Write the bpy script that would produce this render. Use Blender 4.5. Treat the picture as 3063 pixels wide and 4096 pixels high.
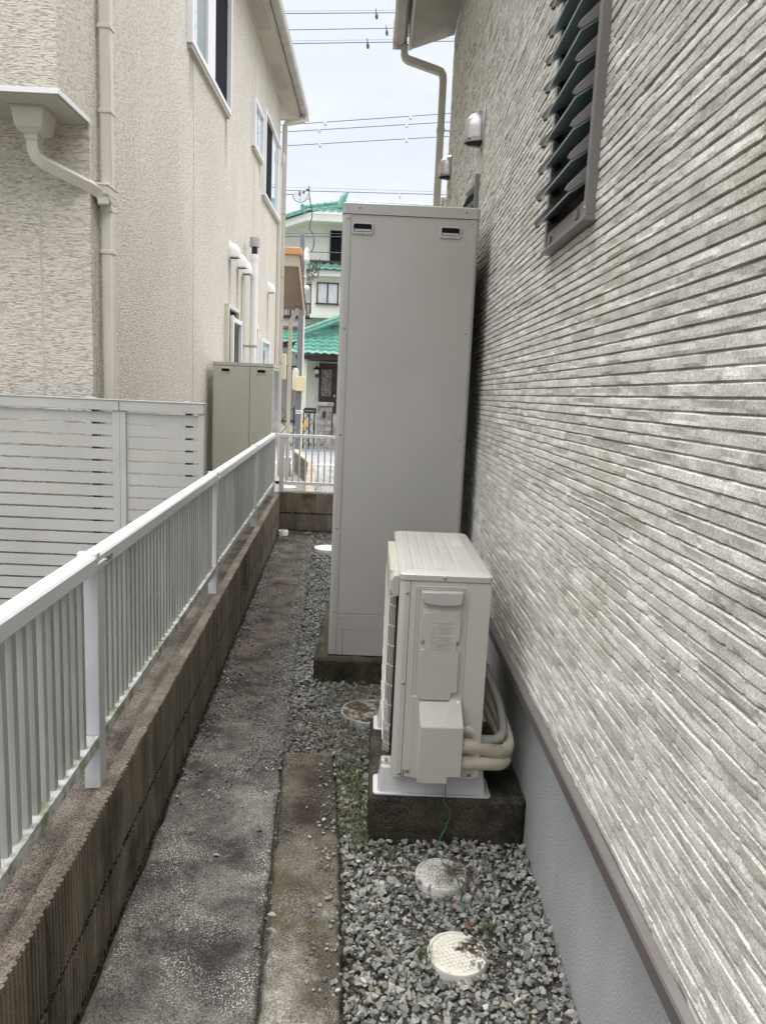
import bpy, bmesh, math, random
import numpy as np
from mathutils import Vector, Matrix
R = math.radians
rng = np.random.default_rng(7); random.seed(7)
S = bpy.context.scene
for o in list(bpy.data.objects): bpy.data.objects.remove(o)
C = S.collection
# ---------------- camera ----------------
cd = bpy.data.cameras.new('camera'); cam = bpy.data.objects.new('camera', cd); C.objects.link(cam)
S.camera = cam
CAMZ = 1.44
Fpx, Wp, Hp = 2960.0, 3063.0, 4096.0
cx, cy = Wp/2, Hp/2
yv = Vector((1505-cx, -(1576-cy), Fpx)).normalized()          # depth direction in camera coords (x right, y up, z forward)
dx = 696-cx
dn = Vector((dx, -(yv.x*dx+yv.z*Fpx)/yv.y, Fpx)).normalized(); zv = -dn
xv = -(yv.cross(zv)) if yv.cross(zv).x < 0 else yv.cross(zv)
right = Vector((xv.x, yv.x, zv.x)); up = Vector((xv.y, yv.y, zv.y)); fwd = Vector((xv.z, yv.z, zv.z))
m = Matrix((right, up, -fwd)).transposed().to_4x4(); m.translation = (0, 0, CAMZ)
cam.matrix_world = m
cd.sensor_fit = 'VERTICAL'; cd.sensor_height = 36.0; cd.lens = Fpx/Hp*36.0
cd.clip_start = 0.02; cd.clip_end = 600
# ---------------- sky and sun ----------------
SUN_EL, SUN_AZ = R(58), R(-15)        # azimuth measured from +Y towards +X
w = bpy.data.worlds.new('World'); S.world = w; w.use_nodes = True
nt = w.node_tree; nt.nodes.clear(); N = nt.nodes.new; L = nt.links.new
out = N('ShaderNodeOutputWorld'); bg = N('ShaderNodeBackground'); L(bg.outputs[0], out.inputs[0])
sky = N('ShaderNodeTexSky'); sky.sky_type = 'NISHITA'; sky.sun_disc = False
sky.sun_elevation = SUN_EL; sky.sun_rotation = SUN_AZ; sky.air_density = 1.2; sky.dust_density = 3.0
tc = N('ShaderNodeTexCoord'); mp = N('ShaderNodeMapping'); mp.inputs['Scale'].default_value = (1.0, 1.0, 3.5)
L(tc.outputs['Generated'], mp.inputs[0])
nz = N('ShaderNodeTexNoise'); nz.inputs['Scale'].default_value = 2.6; nz.inputs['Detail'].default_value = 5; nz.inputs['Roughness'].default_value = .55
L(mp.outputs[0], nz.inputs['Vector'])
rp = N('ShaderNodeValToRGB'); rp.color_ramp.elements[0].position = .38; rp.color_ramp.elements[1].position = .66
rp.color_ramp.elements[0].color = (.0, .0, .0, 1); rp.color_ramp.elements[1].color = (1, 1, 1, 1)
L(nz.outputs['Fac'], rp.inputs[0])
cl = N('ShaderNodeMix'); cl.data_type = 'RGBA'; cl.inputs[6].default_value = (6.9, 7.8, 8.9, 1); cl.inputs[7].default_value = (8.8, 9.1, 9.5, 1)
L(rp.outputs[0], cl.inputs[0])
mx = N('ShaderNodeMix'); mx.data_type = 'RGBA'; mx.inputs[0].default_value = .9
L(sky.outputs[0], mx.inputs[6]); L(cl.outputs[2], mx.inputs[7])
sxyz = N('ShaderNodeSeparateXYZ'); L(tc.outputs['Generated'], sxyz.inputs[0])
mr = N('ShaderNodeValToRGB'); L(sxyz.outputs['Z'], mr.inputs[0])      # zenith boosted well beyond an overcast sky, visible band dimmed, to brighten the walls
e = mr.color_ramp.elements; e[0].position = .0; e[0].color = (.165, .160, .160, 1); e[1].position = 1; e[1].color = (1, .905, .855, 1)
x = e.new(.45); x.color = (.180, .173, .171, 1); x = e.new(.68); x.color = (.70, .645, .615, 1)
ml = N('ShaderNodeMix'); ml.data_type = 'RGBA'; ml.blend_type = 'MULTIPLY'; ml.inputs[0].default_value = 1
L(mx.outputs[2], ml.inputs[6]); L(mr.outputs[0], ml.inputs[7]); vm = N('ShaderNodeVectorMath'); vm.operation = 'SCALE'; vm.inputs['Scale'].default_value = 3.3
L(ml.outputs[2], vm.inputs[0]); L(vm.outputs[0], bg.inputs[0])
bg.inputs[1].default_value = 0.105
sd = bpy.data.lights.new('sun', 'SUN'); sd.energy = 1.8; sd.angle = R(30); sd.color = (1, .97, .93)
so = bpy.data.objects.new('sun', sd); C.objects.link(so)
sdir = Vector((math.sin(SUN_AZ)*math.cos(SUN_EL), math.cos(SUN_AZ)*math.cos(SUN_EL), math.sin(SUN_EL)))
so.rotation_euler = sdir.to_track_quat('Z', 'Y').to_euler(); so.location = (0, 0, 12)
S.view_settings.view_transform = 'Standard'; S.view_settings.look = 'None'
S.view_settings.exposure = 1.04; S.view_settings.gamma = 1
S.render.resolution_x = 765; S.render.resolution_y = 1024
S.cycles.max_bounces = 8; S.cycles.diffuse_bounces = 5

# ---------------- materials ----------------
def newmat(name):
    m = bpy.data.materials.new(name); m.use_nodes = True
    t = m.node_tree; b = t.nodes['Principled BSDF']; return m, t, b
def mapping(t, sc=(1, 1, 1), rot=(0, 0, 0)):
    g = t.nodes.new('ShaderNodeNewGeometry'); mp = t.nodes.new('ShaderNodeMapping')
    mp.inputs['Scale'].default_value = sc; mp.inputs['Rotation'].default_value = rot
    t.links.new(g.outputs['Position'], mp.inputs[0]); return mp.outputs[0]
def noise(t, vec, scale, detail=6, rough=.6, dist=0):
    n = t.nodes.new('ShaderNodeTexNoise'); n.inputs['Scale'].default_value = scale; n.inputs['Detail'].default_value = detail
    n.inputs['Roughness'].default_value = rough; n.inputs['Distortion'].default_value = dist; t.links.new(vec, n.inputs['Vector']); return n.outputs['Fac']
def ramp(t, fac, a, b, ca=(0, 0, 0), cb=(1, 1, 1)):
    r = t.nodes.new('ShaderNodeValToRGB'); e = r.color_ramp.elements
    e[0].position = a; e[1].position = b; e[0].color = (*ca, 1); e[1].color = (*cb, 1); t.links.new(fac, r.inputs[0]); return r.outputs[0]
def mix(t, fac, a, b, mode='MIX'):
    n = t.nodes.new('ShaderNodeMix'); n.data_type = 'RGBA'; n.blend_type = mode
    for s, v in ((0, fac), (6, a), (7, b)):
        if isinstance(v, tuple): n.inputs[s].default_value = (*v, 1)
        elif isinstance(v, (int, float)): n.inputs[s].default_value = v
        else: t.links.new(v, n.inputs[s])
    return n.outputs[2]
def bump(t, b, h, strength=.5, dist=.01, prev=None):
    n = t.nodes.new('ShaderNodeBump'); n.inputs['Strength'].default_value = strength; n.inputs['Distance'].default_value = dist
    t.links.new(h, n.inputs['Height'])
    if prev is not None: t.links.new(prev, n.inputs['Normal'])
    t.links.new(n.outputs[0], b.inputs['Normal']); return n.outputs[0]
def M(name, c, c2=None, scale=6, rough=.55, lo=.35, hi=.65, sc=(1, 1, 1), bs=0, bstr=.3, bd=.003, metal=0, spec=.5, detail=6):
    m, t, b = newmat(name); b.inputs['Roughness'].default_value = rough; b.inputs['Metallic'].default_value = metal
    b.inputs['Specular IOR Level'].default_value = spec
    c2 = c2 or tuple(x*.88 for x in c)
    v = mapping(t, sc); f = noise(t, v, scale, detail)
    t.links.new(ramp(t, f, lo, hi, c2, c), b.inputs['Base Color'])
    if bs: bump(t, b, noise(t, mapping(t), bs, 4), bstr, bd)
    return m
# stone siding: tone per stone on the faces, mottling, cleft streaks
def stone_mat():
    m, t, b = newmat('stone_siding'); b.inputs['Roughness'].default_value = .85; b.inputs['Specular IOR Level'].default_value = .25
    at = t.nodes.new('ShaderNodeAttribute'); at.attribute_name = 'tone'
    v = mapping(t)
    n1 = noise(t, mapping(t, (1, .6, 1.6)), 14, 8, .72, .5); base = ramp(t, n1, .35, .66, (.42, .408, .355), (.66, .648, .595))
    tone = ramp(t, at.outputs['Fac'], 0, 1, (.80, .79, .755), (1.12, 1.12, 1.12))
    c = mix(t, 1.0, base, tone, 'MULTIPLY')
    sp = ramp(t, noise(t, v, 260, 4, .7), .33, .7, (.62, .62, .62), (1.32, 1.32, 1.32)); c = mix(t, 1.0, c, sp, 'MULTIPLY')
    gr = ramp(t, noise(t, mapping(t, (1, .35, .8)), 4.5, 4), .56, .80); c = mix(t, gr, c, mix(t, 1.0, c, (.86, .85, .75), 'MULTIPLY'))
    t.links.new(c, b.inputs['Base Color'])
    p = bump(t, b, noise(t, mapping(t, (1, .5, 1)), 90, 6, .7, .8), .45, .003)
    bump(t, b, noise(t, v, 420, 3, .7), .5, .0015, p)
    return m
def stucco_mat():
    m, t, b = newmat('combed_stucco'); b.inputs['Roughness'].default_value = .8; b.inputs['Specular IOR Level'].default_value = .3
    v = mapping(t, (1, 1, 5.2))
    n = noise(t, v, 25, 4, .56, .5); n2 = noise(t, mapping(t, (1, 1, 3.2)), 40, 4, .7, .5)
    dirt = ramp(t, noise(t, mapping(t, (1, 1, .5)), 1.1, 4), .4, .7, (.70, .65, .56), (.78, .735, .64))
    cre = ramp(t, n, .36, .52, (.60, .575, .54), (1.04, 1.04, 1.04))  # shade between the ridges painted into the colour, following the relief noise
    c = mix(t, 1.0, dirt, cre, 'MULTIPLY'); g = t.nodes.new('ShaderNodeNewGeometry'); sx = t.nodes.new('ShaderNodeSeparateXYZ'); t.links.new(g.outputs['Position'], sx.inputs[0])
    def mth(op, a, b_=None):
        q = t.nodes.new('ShaderNodeMath'); q.operation = op
        for i, s in enumerate((a, b_)):
            if s is None: continue
            if isinstance(s, (int, float)): q.inputs[i].default_value = s
            else: t.links.new(s, q.inputs[i])
        return q.outputs[0]
    streak = noise(t, mapping(t, (1, 1, .08)), 30, 4, .6)
    for y0, ztop, ln in ((8.74, 2.87, .7), (9.21, 2.84, 1.0), (9.5, 2.82, 1.3), (11.72, 2.87, 1.3), (6.95, 4.27, .5), (8.45, 4.27, .6), (10.75, 4.45, .4)):   # run-off stains below vents and sills
        my = ramp(t, mth('ABSOLUTE', mth('SUBTRACT', sx.outputs['Y'], y0)), .02, .10, (1, 1, 1), (0, 0, 0))
        dz = mth('DIVIDE', mth('SUBTRACT', ztop, sx.outputs['Z']), ln); mz = mth('MULTIPLY', ramp(t, dz, 0, .03), ramp(t, dz, .15, 1.0, (1, 1, 1), (0, 0, 0)))
        c = mix(t, mth('MULTIPLY', mth('MULTIPLY', my, mz), ramp(t, streak, .3, .6)), c, (.20, .18, .155))
    t.links.new(c, b.inputs['Base Color'])
    p = bump(t, b, n, 1.0, .014); bump(t, b, n2, .8, .005, p)
    return m
def concrete_mat(name, dark, light, spk=(.62, .60, .55), sc=3.0, amt=.9, green=None, blotch=(.42, .66), zone=None):
    m, t, b = newmat(name); b.inputs['Roughness'].default_value = .92; b.inputs['Specular IOR Level'].default_value = .2
    v = mapping(t)
    big = noise(t, v, sc, 8, .68, .4); c = ramp(t, big, blotch[0], blotch[1], dark, light)
    fine = noise(t, v, 190, 5, .8); c = mix(t, 1.0, c, ramp(t, fine, .38, .63, (.34, .34, .34), (1.85, 1.85, 1.80)), 'MULTIPLY')
    mask = t.nodes.new('ShaderNodeMath'); mask.operation = 'MULTIPLY'
    t.links.new(ramp(t, noise(t, v, 250, 2, .6), .55, .64), mask.inputs[0]); t.links.new(ramp(t, noise(t, v, sc*1.5, 5), .40, .62), mask.inputs[1])
    mm = t.nodes.new('ShaderNodeMath'); mm.operation = 'MULTIPLY'; mm.inputs[1].default_value = amt; t.links.new(mask.outputs[0], mm.inputs[0])
    c = mix(t, mm.outputs[0], c, spk)
    if zone:       # a worn or soiled stretch along the slab: (y where it is full, y where it ends, colour factor)
        g = t.nodes.new('ShaderNodeNewGeometry'); sx = t.nodes.new('ShaderNodeSeparateXYZ'); t.links.new(g.outputs['Position'], sx.inputs[0])
        ma = t.nodes.new('ShaderNodeMath'); ma.operation = 'MULTIPLY_ADD'; ma.inputs[1].default_value = 1.1; t.links.new(noise(t, v, 5, 6, .7), ma.inputs[0]); t.links.new(sx.outputs['Y'], ma.inputs[2])
        mr_ = t.nodes.new('ShaderNodeMapRange'); mr_.inputs['From Min'].default_value = zone[1]+.55; mr_.inputs['From Max'].default_value = zone[0]+.55; t.links.new(ma.outputs[0], mr_.inputs['Value'])
        c = mix(t, mr_.outputs[0], c, mix(t, 1.0, c, zone[2], 'MULTIPLY'))
    if green: c = mix(t, ramp(t, noise(t, v, 7, 6, .7), .50, .68), c, green)
    t.links.new(c, b.inputs['Base Color'])
    p = bump(t, b, noise(t, v, 160, 5, .75), .7, .004); bump(t, b, big, .5, .02, p)
    return m
def gravel_mat():
    m, t, b = newmat('gravel_stone'); b.inputs['Roughness'].default_value = .85; b.inputs['Specular IOR Level'].default_value = .3
    at = t.nodes.new('ShaderNodeAttribute'); at.attribute_name = 'tone'
    r = t.nodes.new('ShaderNodeValToRGB'); e = r.color_ramp.elements
    e[0].position = 0; e[0].color = (.12, .12, .112, 1); e[1].position = 1; e[1].color = (.52, .52, .47, 1)
    for p, c in ((.3, (.20, .205, .19)), (.62, (.31, .31, .275)), (.84, (.37, .365, .32)), (.9, (.30, .25, .18)), (.93, (.42, .42, .38))):
        x = e.new(p); x.color = (*c, 1)
    t.links.new(at.outputs['Fac'], r.inputs[0]); v = mapping(t)
    sp = ramp(t, noise(t, v, 380, 4, .75), .3, .72, (.62, .62, .62), (1.45, 1.45, 1.42)); c = mix(t, 1.0, r.outputs[0], sp, 'MULTIPLY')
    t.links.new(c, b.inputs['Base Color']); bump(t, b, noise(t, v, 260, 5, .7), .8, .003)
    return m
def block_mat():
    m, t, b = newmat('ribbed_block'); b.inputs['Roughness'].default_value = .92; b.inputs['Specular IOR Level'].default_value = .2
    v = mapping(t); st = noise(t, mapping(t, (1, 1, .12)), 16, 6, .7)
    c = ramp(t, st, .33, .68, (.11, .095, .072), (.31, .27, .205))
    c = mix(t, ramp(t, noise(t, v, 3.2, 5), .52, .7), c, (.075, .064, .05))
    c = mix(t, 1.0, c, ramp(t, noise(t, v, 220, 4, .75), .3, .7, (.6, .6, .6), (1.4, 1.4, 1.4)), 'MULTIPLY')
    geo = t.nodes.new('ShaderNodeNewGeometry'); sx = t.nodes.new('ShaderNodeSeparateXYZ'); t.links.new(geo.outputs['Position'], sx.inputs[0])
    hz = ramp(t, sx.outputs['Z'], .0, .09, (1, 1, 1), (0, 0, 0)); c = mix(t, mix(t, 1.0, hz, ramp(t, noise(t, v, 12, 5), .4, .6), 'MULTIPLY'), c, (.05, .052, .034))
    jz = None                                    # crumbly mortar bed joints
    for z0 in (.212, .034):
        s_ = t.nodes.new('ShaderNodeMath'); s_.operation = 'SUBTRACT'; s_.inputs[1].default_value = z0; t.links.new(sx.outputs['Z'], s_.inputs[0])
        a_ = t.nodes.new('ShaderNodeMath'); a_.operation = 'ABSOLUTE'; t.links.new(s_.outputs[0], a_.inputs[0])
        n_ = t.nodes.new('ShaderNodeMath'); n_.operation = 'MULTIPLY_ADD'; n_.inputs[1].default_value = -.006; t.links.new(noise(t, v, 70, 3), n_.inputs[0]); t.links.new(a_.outputs[0], n_.inputs[2])
        c = mix(t, ramp(t, n_.outputs[0], .004, .0065, (1, 1, 1), (0, 0, 0)), c, ramp(t, noise(t, v, 85, 4, .6), .50, .60, (.018, .016, .012), (.26, .23, .18)))
    t.links.new(c, b.inputs['Base Color']); bump(t, b, noise(t, v, 240, 5, .75), .7, .003); return m
def cover_mat(name, dirt=.5, c=(.66, .64, .57), ctr=None):
    m, t, b = newmat(name); b.inputs['Roughness'].default_value = .6
    v = mapping(t); c = ramp(t, noise(t, v, 14, 5), .3, .7, tuple(x*.8 for x in c), c)
    d = noise(t, v, 26, 7, .75); 
    if ctr:
        g = t.nodes.new('ShaderNodeNewGeometry'); vd = t.nodes.new('ShaderNodeVectorMath'); vd.operation = 'DISTANCE'; t.links.new(g.outputs['Position'], vd.inputs[0]); vd.inputs[1].default_value = (ctr[0], ctr[1], .026)
        ma = t.nodes.new('ShaderNodeMath'); ma.operation = 'MULTIPLY_ADD'; ma.inputs[1].default_value = -4.2; ma.inputs[2].default_value = .22; t.links.new(vd.outputs['Value'], ma.inputs[0])
        mb_ = t.nodes.new('ShaderNodeMath'); mb_.operation = 'ADD'; t.links.new(ma.outputs[0], mb_.inputs[0]); t.links.new(d, mb_.inputs[1]); dd_ = mb_.outputs[0]
    else: dd_ = d
    c = mix(t, ramp(t, dd_, 1-dirt, 1-dirt+.07), c, (.06, .038, .024))
    d2 = noise(t, v, 120, 4, .7); c = mix(t, ramp(t, d2, .68, .72), c, (.12, .10, .08))
    t.links.new(c, b.inputs['Base Color']); bump(t, b, d, .3, .002); return m
def paint(name, c, rough=.42, var=.93, ps=900, pstr=.08):
    m, t, b = newmat(name); b.inputs['Roughness'].default_value = rough
    v = mapping(t); cc = ramp(t, noise(t, v, 2.2, 5), .35, .65, tuple(x*var for x in c), c)
    st = ramp(t, noise(t, mapping(t, (1, 1, .07)), 38, 4), .60, .80, (1, 1, 1), (.93, .925, .90)); cc = mix(t, 1.0, cc, st, 'MULTIPLY')
    t.links.new(cc, b.inputs['Base Color'])
    t.links.new(ramp(t, noise(t, v, 9, 4), .3, .7, (rough-.06,)*3, (rough+.1,)*3), b.inputs['Roughness'])
    bump(t, b, noise(t, v, ps, 2), pstr, .001); return m
def glass(name, c, rough=.05, tint=.5):
    m, t, b = newmat(name); b.inputs['Base Color'].default_value = (*c, 1); b.inputs['Roughness'].default_value = rough
    b.inputs['Specular IOR Level'].default_value = .9; b.inputs['Coat Weight'].default_value = tint; b.inputs['Coat Roughness'].default_value = .03; return m
STONE = stone_mat(); STUC = stucco_mat(); GRAV = gravel_mat(); BLOCK = block_mat()
BLOCKEDGE = concrete_mat('block_edge', (.115, .097, .078), (.22, .188, .155), (.45, .42, .36), 6, .5); BLOCKTOP = concrete_mat('block_top', (.05, .042, .034), (.175, .15, .12), (.4, .38, .34), 5, .6)
PATH = concrete_mat('old_concrete', (.045, .042, .038), (.185, .176, .160), (.66, .64, .58), 4.2, 1.0, None, (.42, .68), (3.6, 2.4, (.52, .47, .43)))
KERB = concrete_mat('kerb_concrete', (.075, .066, .052), (.36, .345, .31), (.72, .7, .64), 3.4, 1.0, (.085, .078, .04), (.42, .66), (1.85, 1.60, (.42, .395, .36)))
PADM = concrete_mat('mossy_pad', (.013, .013, .009), (.095, .08, .056), (.3, .28, .22), 5, .35, (.03, .028, .012), (.36, .72))
FOUND = M('foundation_mortar', (.47, .475, .465), (.35, .355, .35), 3.5, .9, .3, .7, (1, 1, .35), 170, 1.0, .008)
TANKP = paint('taupe_steel', (.39, .375, .337), .42)
ACP = paint('unit_steel', (.50, .472, .415), .42); ACD = paint('unit_plastic', (.465, .438, .385), .5); ACTOP = paint('unit_top_steel', (.42, .408, .37), .38)
TANK2 = paint('khaki_steel', (.50, .495, .42), .38); GLOSS = glass('glossy_panel', (.42, .42, .44), .12, 1)
ALU = paint('weathered_aluminium', (.62, .63, .64), .38, .8); RAILW = paint('rail_aluminium', (.70, .71, .72), .35, .9); WHITE = paint('white_enamel', (.82, .82, .81), .35)
PICK = M('stained_picket', (.50, .505, .49), (.30, .30, .265), 14, .5, .3, .72, (1, 1, .15))
RAILM = M('mossy_rail', (.60, .61, .60), (.20, .215, .11), 26, .55, .38, .58)
CREAM = paint('cream_pvc', (.66, .63, .545), .4, .9); CREAMG = paint('beige_pvc', (.52, .495, .415), .42, .85); SOFF = M('soffit_board', (.50, .475, .41), (.44, .41, .34), 1.5, .8)
SOFFD = M('aged_soffit', (.50, .48, .44), (.36, .33, .29), 5, .8, .3, .72)
SLAT = paint('grey_resin', (.50, .495, .45), .5, .86); BROWN = paint('brown_aluminium', (.105, .092, .085), .42); TAUPE = paint('bronze_aluminium', (.19, .178, .165), .4)
DARK = M('dark_screen', (.010, .011, .015), None, 5, .85, spec=.12); BLACK = M('black_gap', (.008, .008, .008), None, 5, .9)
STEEL = M('stainless_steel', (.55, .54, .52), (.42, .40, .38), 18, .34, .3, .7, (1, 1, .3), 0, 0, 0, .85)
SCREW = M('screw_metal', (.35, .34, .32), None, 40, .3, metal=.9)
HOSE = M('corrugated_hose', (.68, .62, .47), None, 20, .55); HOSEG = M('grey_conduit', (.50, .49, .44), None, 20, .5)
GREEN = M('green_cable', (.02, .19, .12), None, 30, .45); TIE = M('plastic_tie', (.6, .58, .5), None, 30, .4)
FOOT = paint('foot_plastic', (.54, .54, .53), .42, .96); BLADE = glass('ribbed_glass', (.25, .32, .31), .28, .6)
SKYG = glass('sky_painted_glass', (.55, .62, .68), .04, 1); CURT = M('sage_curtain', (.28, .32, .30), (.22, .26, .25), 3, .4)  # glossy pane; the sky's reflection is also painted in as pale blue base
SOIL = M('dark_soil', (.07, .06, .045), (.03, .027, .02), 30, .95, bs=150, bstr=.8, bd=.01)
GBASE = concrete_mat('gravel_base', (.040, .036, .030), (.12, .112, .095), (.4, .4, .37), 60, .6)
FARGR = concrete_mat('far_gravel', (.10, .10, .095), (.36, .36, .34), (.6, .6, .56), 45, .8)
ASPH = M('road_asphalt', (.26, .265, .27), (.19, .195, .20), 3, .9, bs=200, bstr=.4)
GRASS = M('weed_green', (.10, .15, .045), (.05, .075, .028), 30, .6); STRAW = M('dry_needle', (.22, .165, .10), (.09, .06, .035), 25, .8)
LEAF = M('dry_leaf', (.26, .13, .06), (.12, .06, .03), 60, .7); MOSS = M('moss', (.16, .24, .03), (.08, .12, .02), 20, .95, bs=60, bstr=1, bd=.02)
TILE = M('green_glazed_tile', (.16, .37, .30), (.10, .27, .22), 5, .22, spec=.7); TERRA = M('terracotta_tile', (.34, .13, .05), (.16, .06, .03), 9, .5)
ORANGE = M('orange_fascia', (.62, .34, .15), (.52, .27, .12), 4, .6); TANB = M('tan_soffit', (.26, .20, .15), (.22, .165, .125), 2, .8)
GWALL = M('pale_green_plaster', (.66, .69, .60), (.60, .63, .54), 1.2, .85, bs=120); WDARK = M('dark_wood', (.06, .03, .025), (.035, .018, .015), 8, .5)
LACE = M('lace_curtain', (.62, .66, .66), (.40, .44, .45), 9, .6, sc=(6, 1, .4)); POLE = paint('grey_pole', (.16, .175, .20), .45)
PILL = M('stained_blockwork', (.34, .33, .31), (.13, .125, .115), 5, .9, bs=120); IRON = M('black_iron', (.012, .012, .014), None, 10, .45)
BOXY = paint('cream_box', (.70, .60, .40), .45); ZINC = M('zinc_roof', (.4, .4, .4), None, 4, .6); WIRE = M('wire_black', (.05, .05, .06), None, 5, .6)
AMBER = M('amber_lens', (.8, .32, .02), None, 20, .25)

# ---------------- mesh helpers ----------------
ORI = {}
class MB:
    def __init__(s): s.v = []; s.f = []
    def add(s, vs, fs):
        n = len(s.v); s.v += [tuple(p) for p in vs]; s.f += [tuple(i+n for i in f) for f in fs]; return s
    def box(s, x0, x1, y0, y1, z0, z1):
        return s.add([(x, y, z) for z in (z0, z1) for y in (y0, y1) for x in (x0, x1)], [(0, 2, 3, 1), (4, 5, 7, 6), (0, 1, 5, 4), (2, 6, 7, 3), (0, 4, 6, 2), (1, 3, 7, 5)])
    def obox(s, o, a, b, c):      # oriented box: corner o, edge vectors
        o, a, b, c = map(Vector, (o, a, b, c))
        return s.add([o, o+a, o+b, o+a+b, o+c, o+a+c, o+b+c, o+a+b+c], [(0, 2, 3, 1), (4, 5, 7, 6), (0, 1, 5, 4), (2, 6, 7, 3), (0, 4, 6, 2), (1, 3, 7, 5)])
    def prism(s, poly, ax, a0, a1):   # polygon in the two other axes, extruded along ax
        n = len(poly)
        def P(p, a): q = list(p); q.insert(ax, a); return q
        vs = [P(p, a0) for p in poly]+[P(p, a1) for p in poly]
        fs = [tuple(range(n))[::-1], tuple(range(n, 2*n))]+[(i, (i+1) % n, n+(i+1) % n, n+i) for i in range(n)]
        return s.add(vs, fs)
    def frustum(s, lo, hi):
        n = len(lo); return s.add(list(lo)+list(hi), [tuple(range(n))[::-1], tuple(range(n, 2*n))]+[(i, (i+1) % n, n+(i+1) % n, n+i) for i in range(n)])
    def tube(s, pts, r, n=8, cap=True, rr=None, sq=False):
        pts = [Vector(p) for p in pts]; k = len(pts); rings = []; prev = None
        for i, p in enumerate(pts):
            d = (pts[min(i+1, k-1)]-pts[max(i-1, 0)]).normalized()
            if prev is None: a = d.orthogonal().normalized() if not sq else (Vector((0, 1, 0))-d*d.y).normalized()
            else: a = (prev-d*prev.dot(d)).normalized()
            prev = a; b = d.cross(a); q = r if rr is None else rr[i]
            if sq:
                q2 = q*1.0; rings.append([p+a*(q2*sa)+b*(q2*sb) for sa, sb in ((1, 1), (-1, 1), (-1, -1), (1, -1))])
            else: rings.append([p+(a*math.cos(2*math.pi*j/n)+b*math.sin(2*math.pi*j/n))*q for j in range(n)])
        if sq: n = 4
        vs = [v for rg in rings for v in rg]; fs = []
        for i in range(k-1):
            for j in range(n): fs.append((i*n+j, i*n+(j+1) % n, (i+1)*n+(j+1) % n, (i+1)*n+j))
        if cap: fs += [tuple(range(n))[::-1], tuple((k-1)*n+j for j in range(n))]
        return s.add(vs, fs)
    def lathe(s, c, prof, n=24, ax=2, a0=0, a1=2*math.pi):
        full = abs(a1-a0-2*math.pi) < 1e-6; m = n if full else n+1; vs = []
        for r, h in prof:
            for j in range(m):
                t = a0+(a1-a0)*j/n; p = [r*math.cos(t), r*math.sin(t)]; p.insert(ax, h); vs.append([p[q]+c[q] for q in range(3)])
        fs = []
        for i in range(len(prof)-1):
            for j in range(n if full else n): fs.append((i*m+j, i*m+(j+1) % m, (i+1)*m+(j+1) % m, (i+1)*m+j))
        if prof[0][0] > 1e-6 and full: fs.append(tuple(range(m))[::-1])
        if prof[-1][0] > 1e-6 and full: fs.append(tuple((len(prof)-1)*m+j for j in range(m)))
        return s.add(vs, fs)
    def dome(s, c, r, n=10, axis=(0, 0, 1), flat=.6):
        a = Vector(axis).normalized(); u = a.orthogonal().normalized(); v = a.cross(u); c = Vector(c); vs = []; k = 3
        for i in range(k):
            t = i/k*math.pi/2
            vs += [c+(u*math.cos(2*math.pi*j/n)+v*math.sin(2*math.pi*j/n))*r*math.cos(t)+a*r*flat*math.sin(t) for j in range(n)]
        vs.append(c+a*r*flat); fs = []
        for i in range(k-1):
            for j in range(n): fs.append((i*n+j, i*n+(j+1) % n, (i+1)*n+(j+1) % n, (i+1)*n+j))
        for j in range(n): fs.append(((k-1)*n+j, (k-1)*n+(j+1) % n, k*n))
        return s.add(vs, fs)
    def build(s, name, mat, parent=None, bevel=0, smooth=False, seg=2, ang=35):
        me = bpy.data.meshes.new(name); o0 = ORI.get(parent.name, (0, 0, 0)) if parent else (0, 0, 0)
        me.from_pydata([(p[0]-o0[0], p[1]-o0[1], p[2]-o0[2]) for p in s.v], [], s.f); me.update()
        bm = bmesh.new(); bm.from_mesh(me); bmesh.ops.recalc_face_normals(bm, faces=bm.faces)
        if bevel:
            es = [e for e in bm.edges if len(e.link_faces) == 2 and e.calc_face_angle(0) > R(30)]
            for f in bm.faces: f.smooth = smooth
            rt = bmesh.ops.bevel(bm, geom=es, offset=bevel, segments=seg, profile=.5, affect='EDGES', clamp_overlap=True)
            for f in rt['faces']: f.smooth = True
        bm.to_mesh(me); bm.free()
        if smooth: me.polygons.foreach_set('use_smooth', [True]*len(me.polygons)); me.set_sharp_from_angle(angle=R(ang))
        me.materials.append(mat); o = bpy.data.objects.new(name, me); C.objects.link(o)
        if parent: o.parent = parent; ORI[o.name] = o0
        else: ORI[o.name] = (0, 0, 0)
        return o
def tag(o, label=None, cat=None, group=None, kind=None):
    if label: o['label'] = label
    if cat: o['category'] = cat
    if group: o['group'] = group
    if kind: o['kind'] = kind
    return o
def thing(name, loc, label, cat, group=None):
    o = bpy.data.objects.new(name, None); C.objects.link(o); o.location = loc; o.empty_display_size = .1; ORI[o.name] = tuple(loc)
    return tag(o, label, cat, group)
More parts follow.
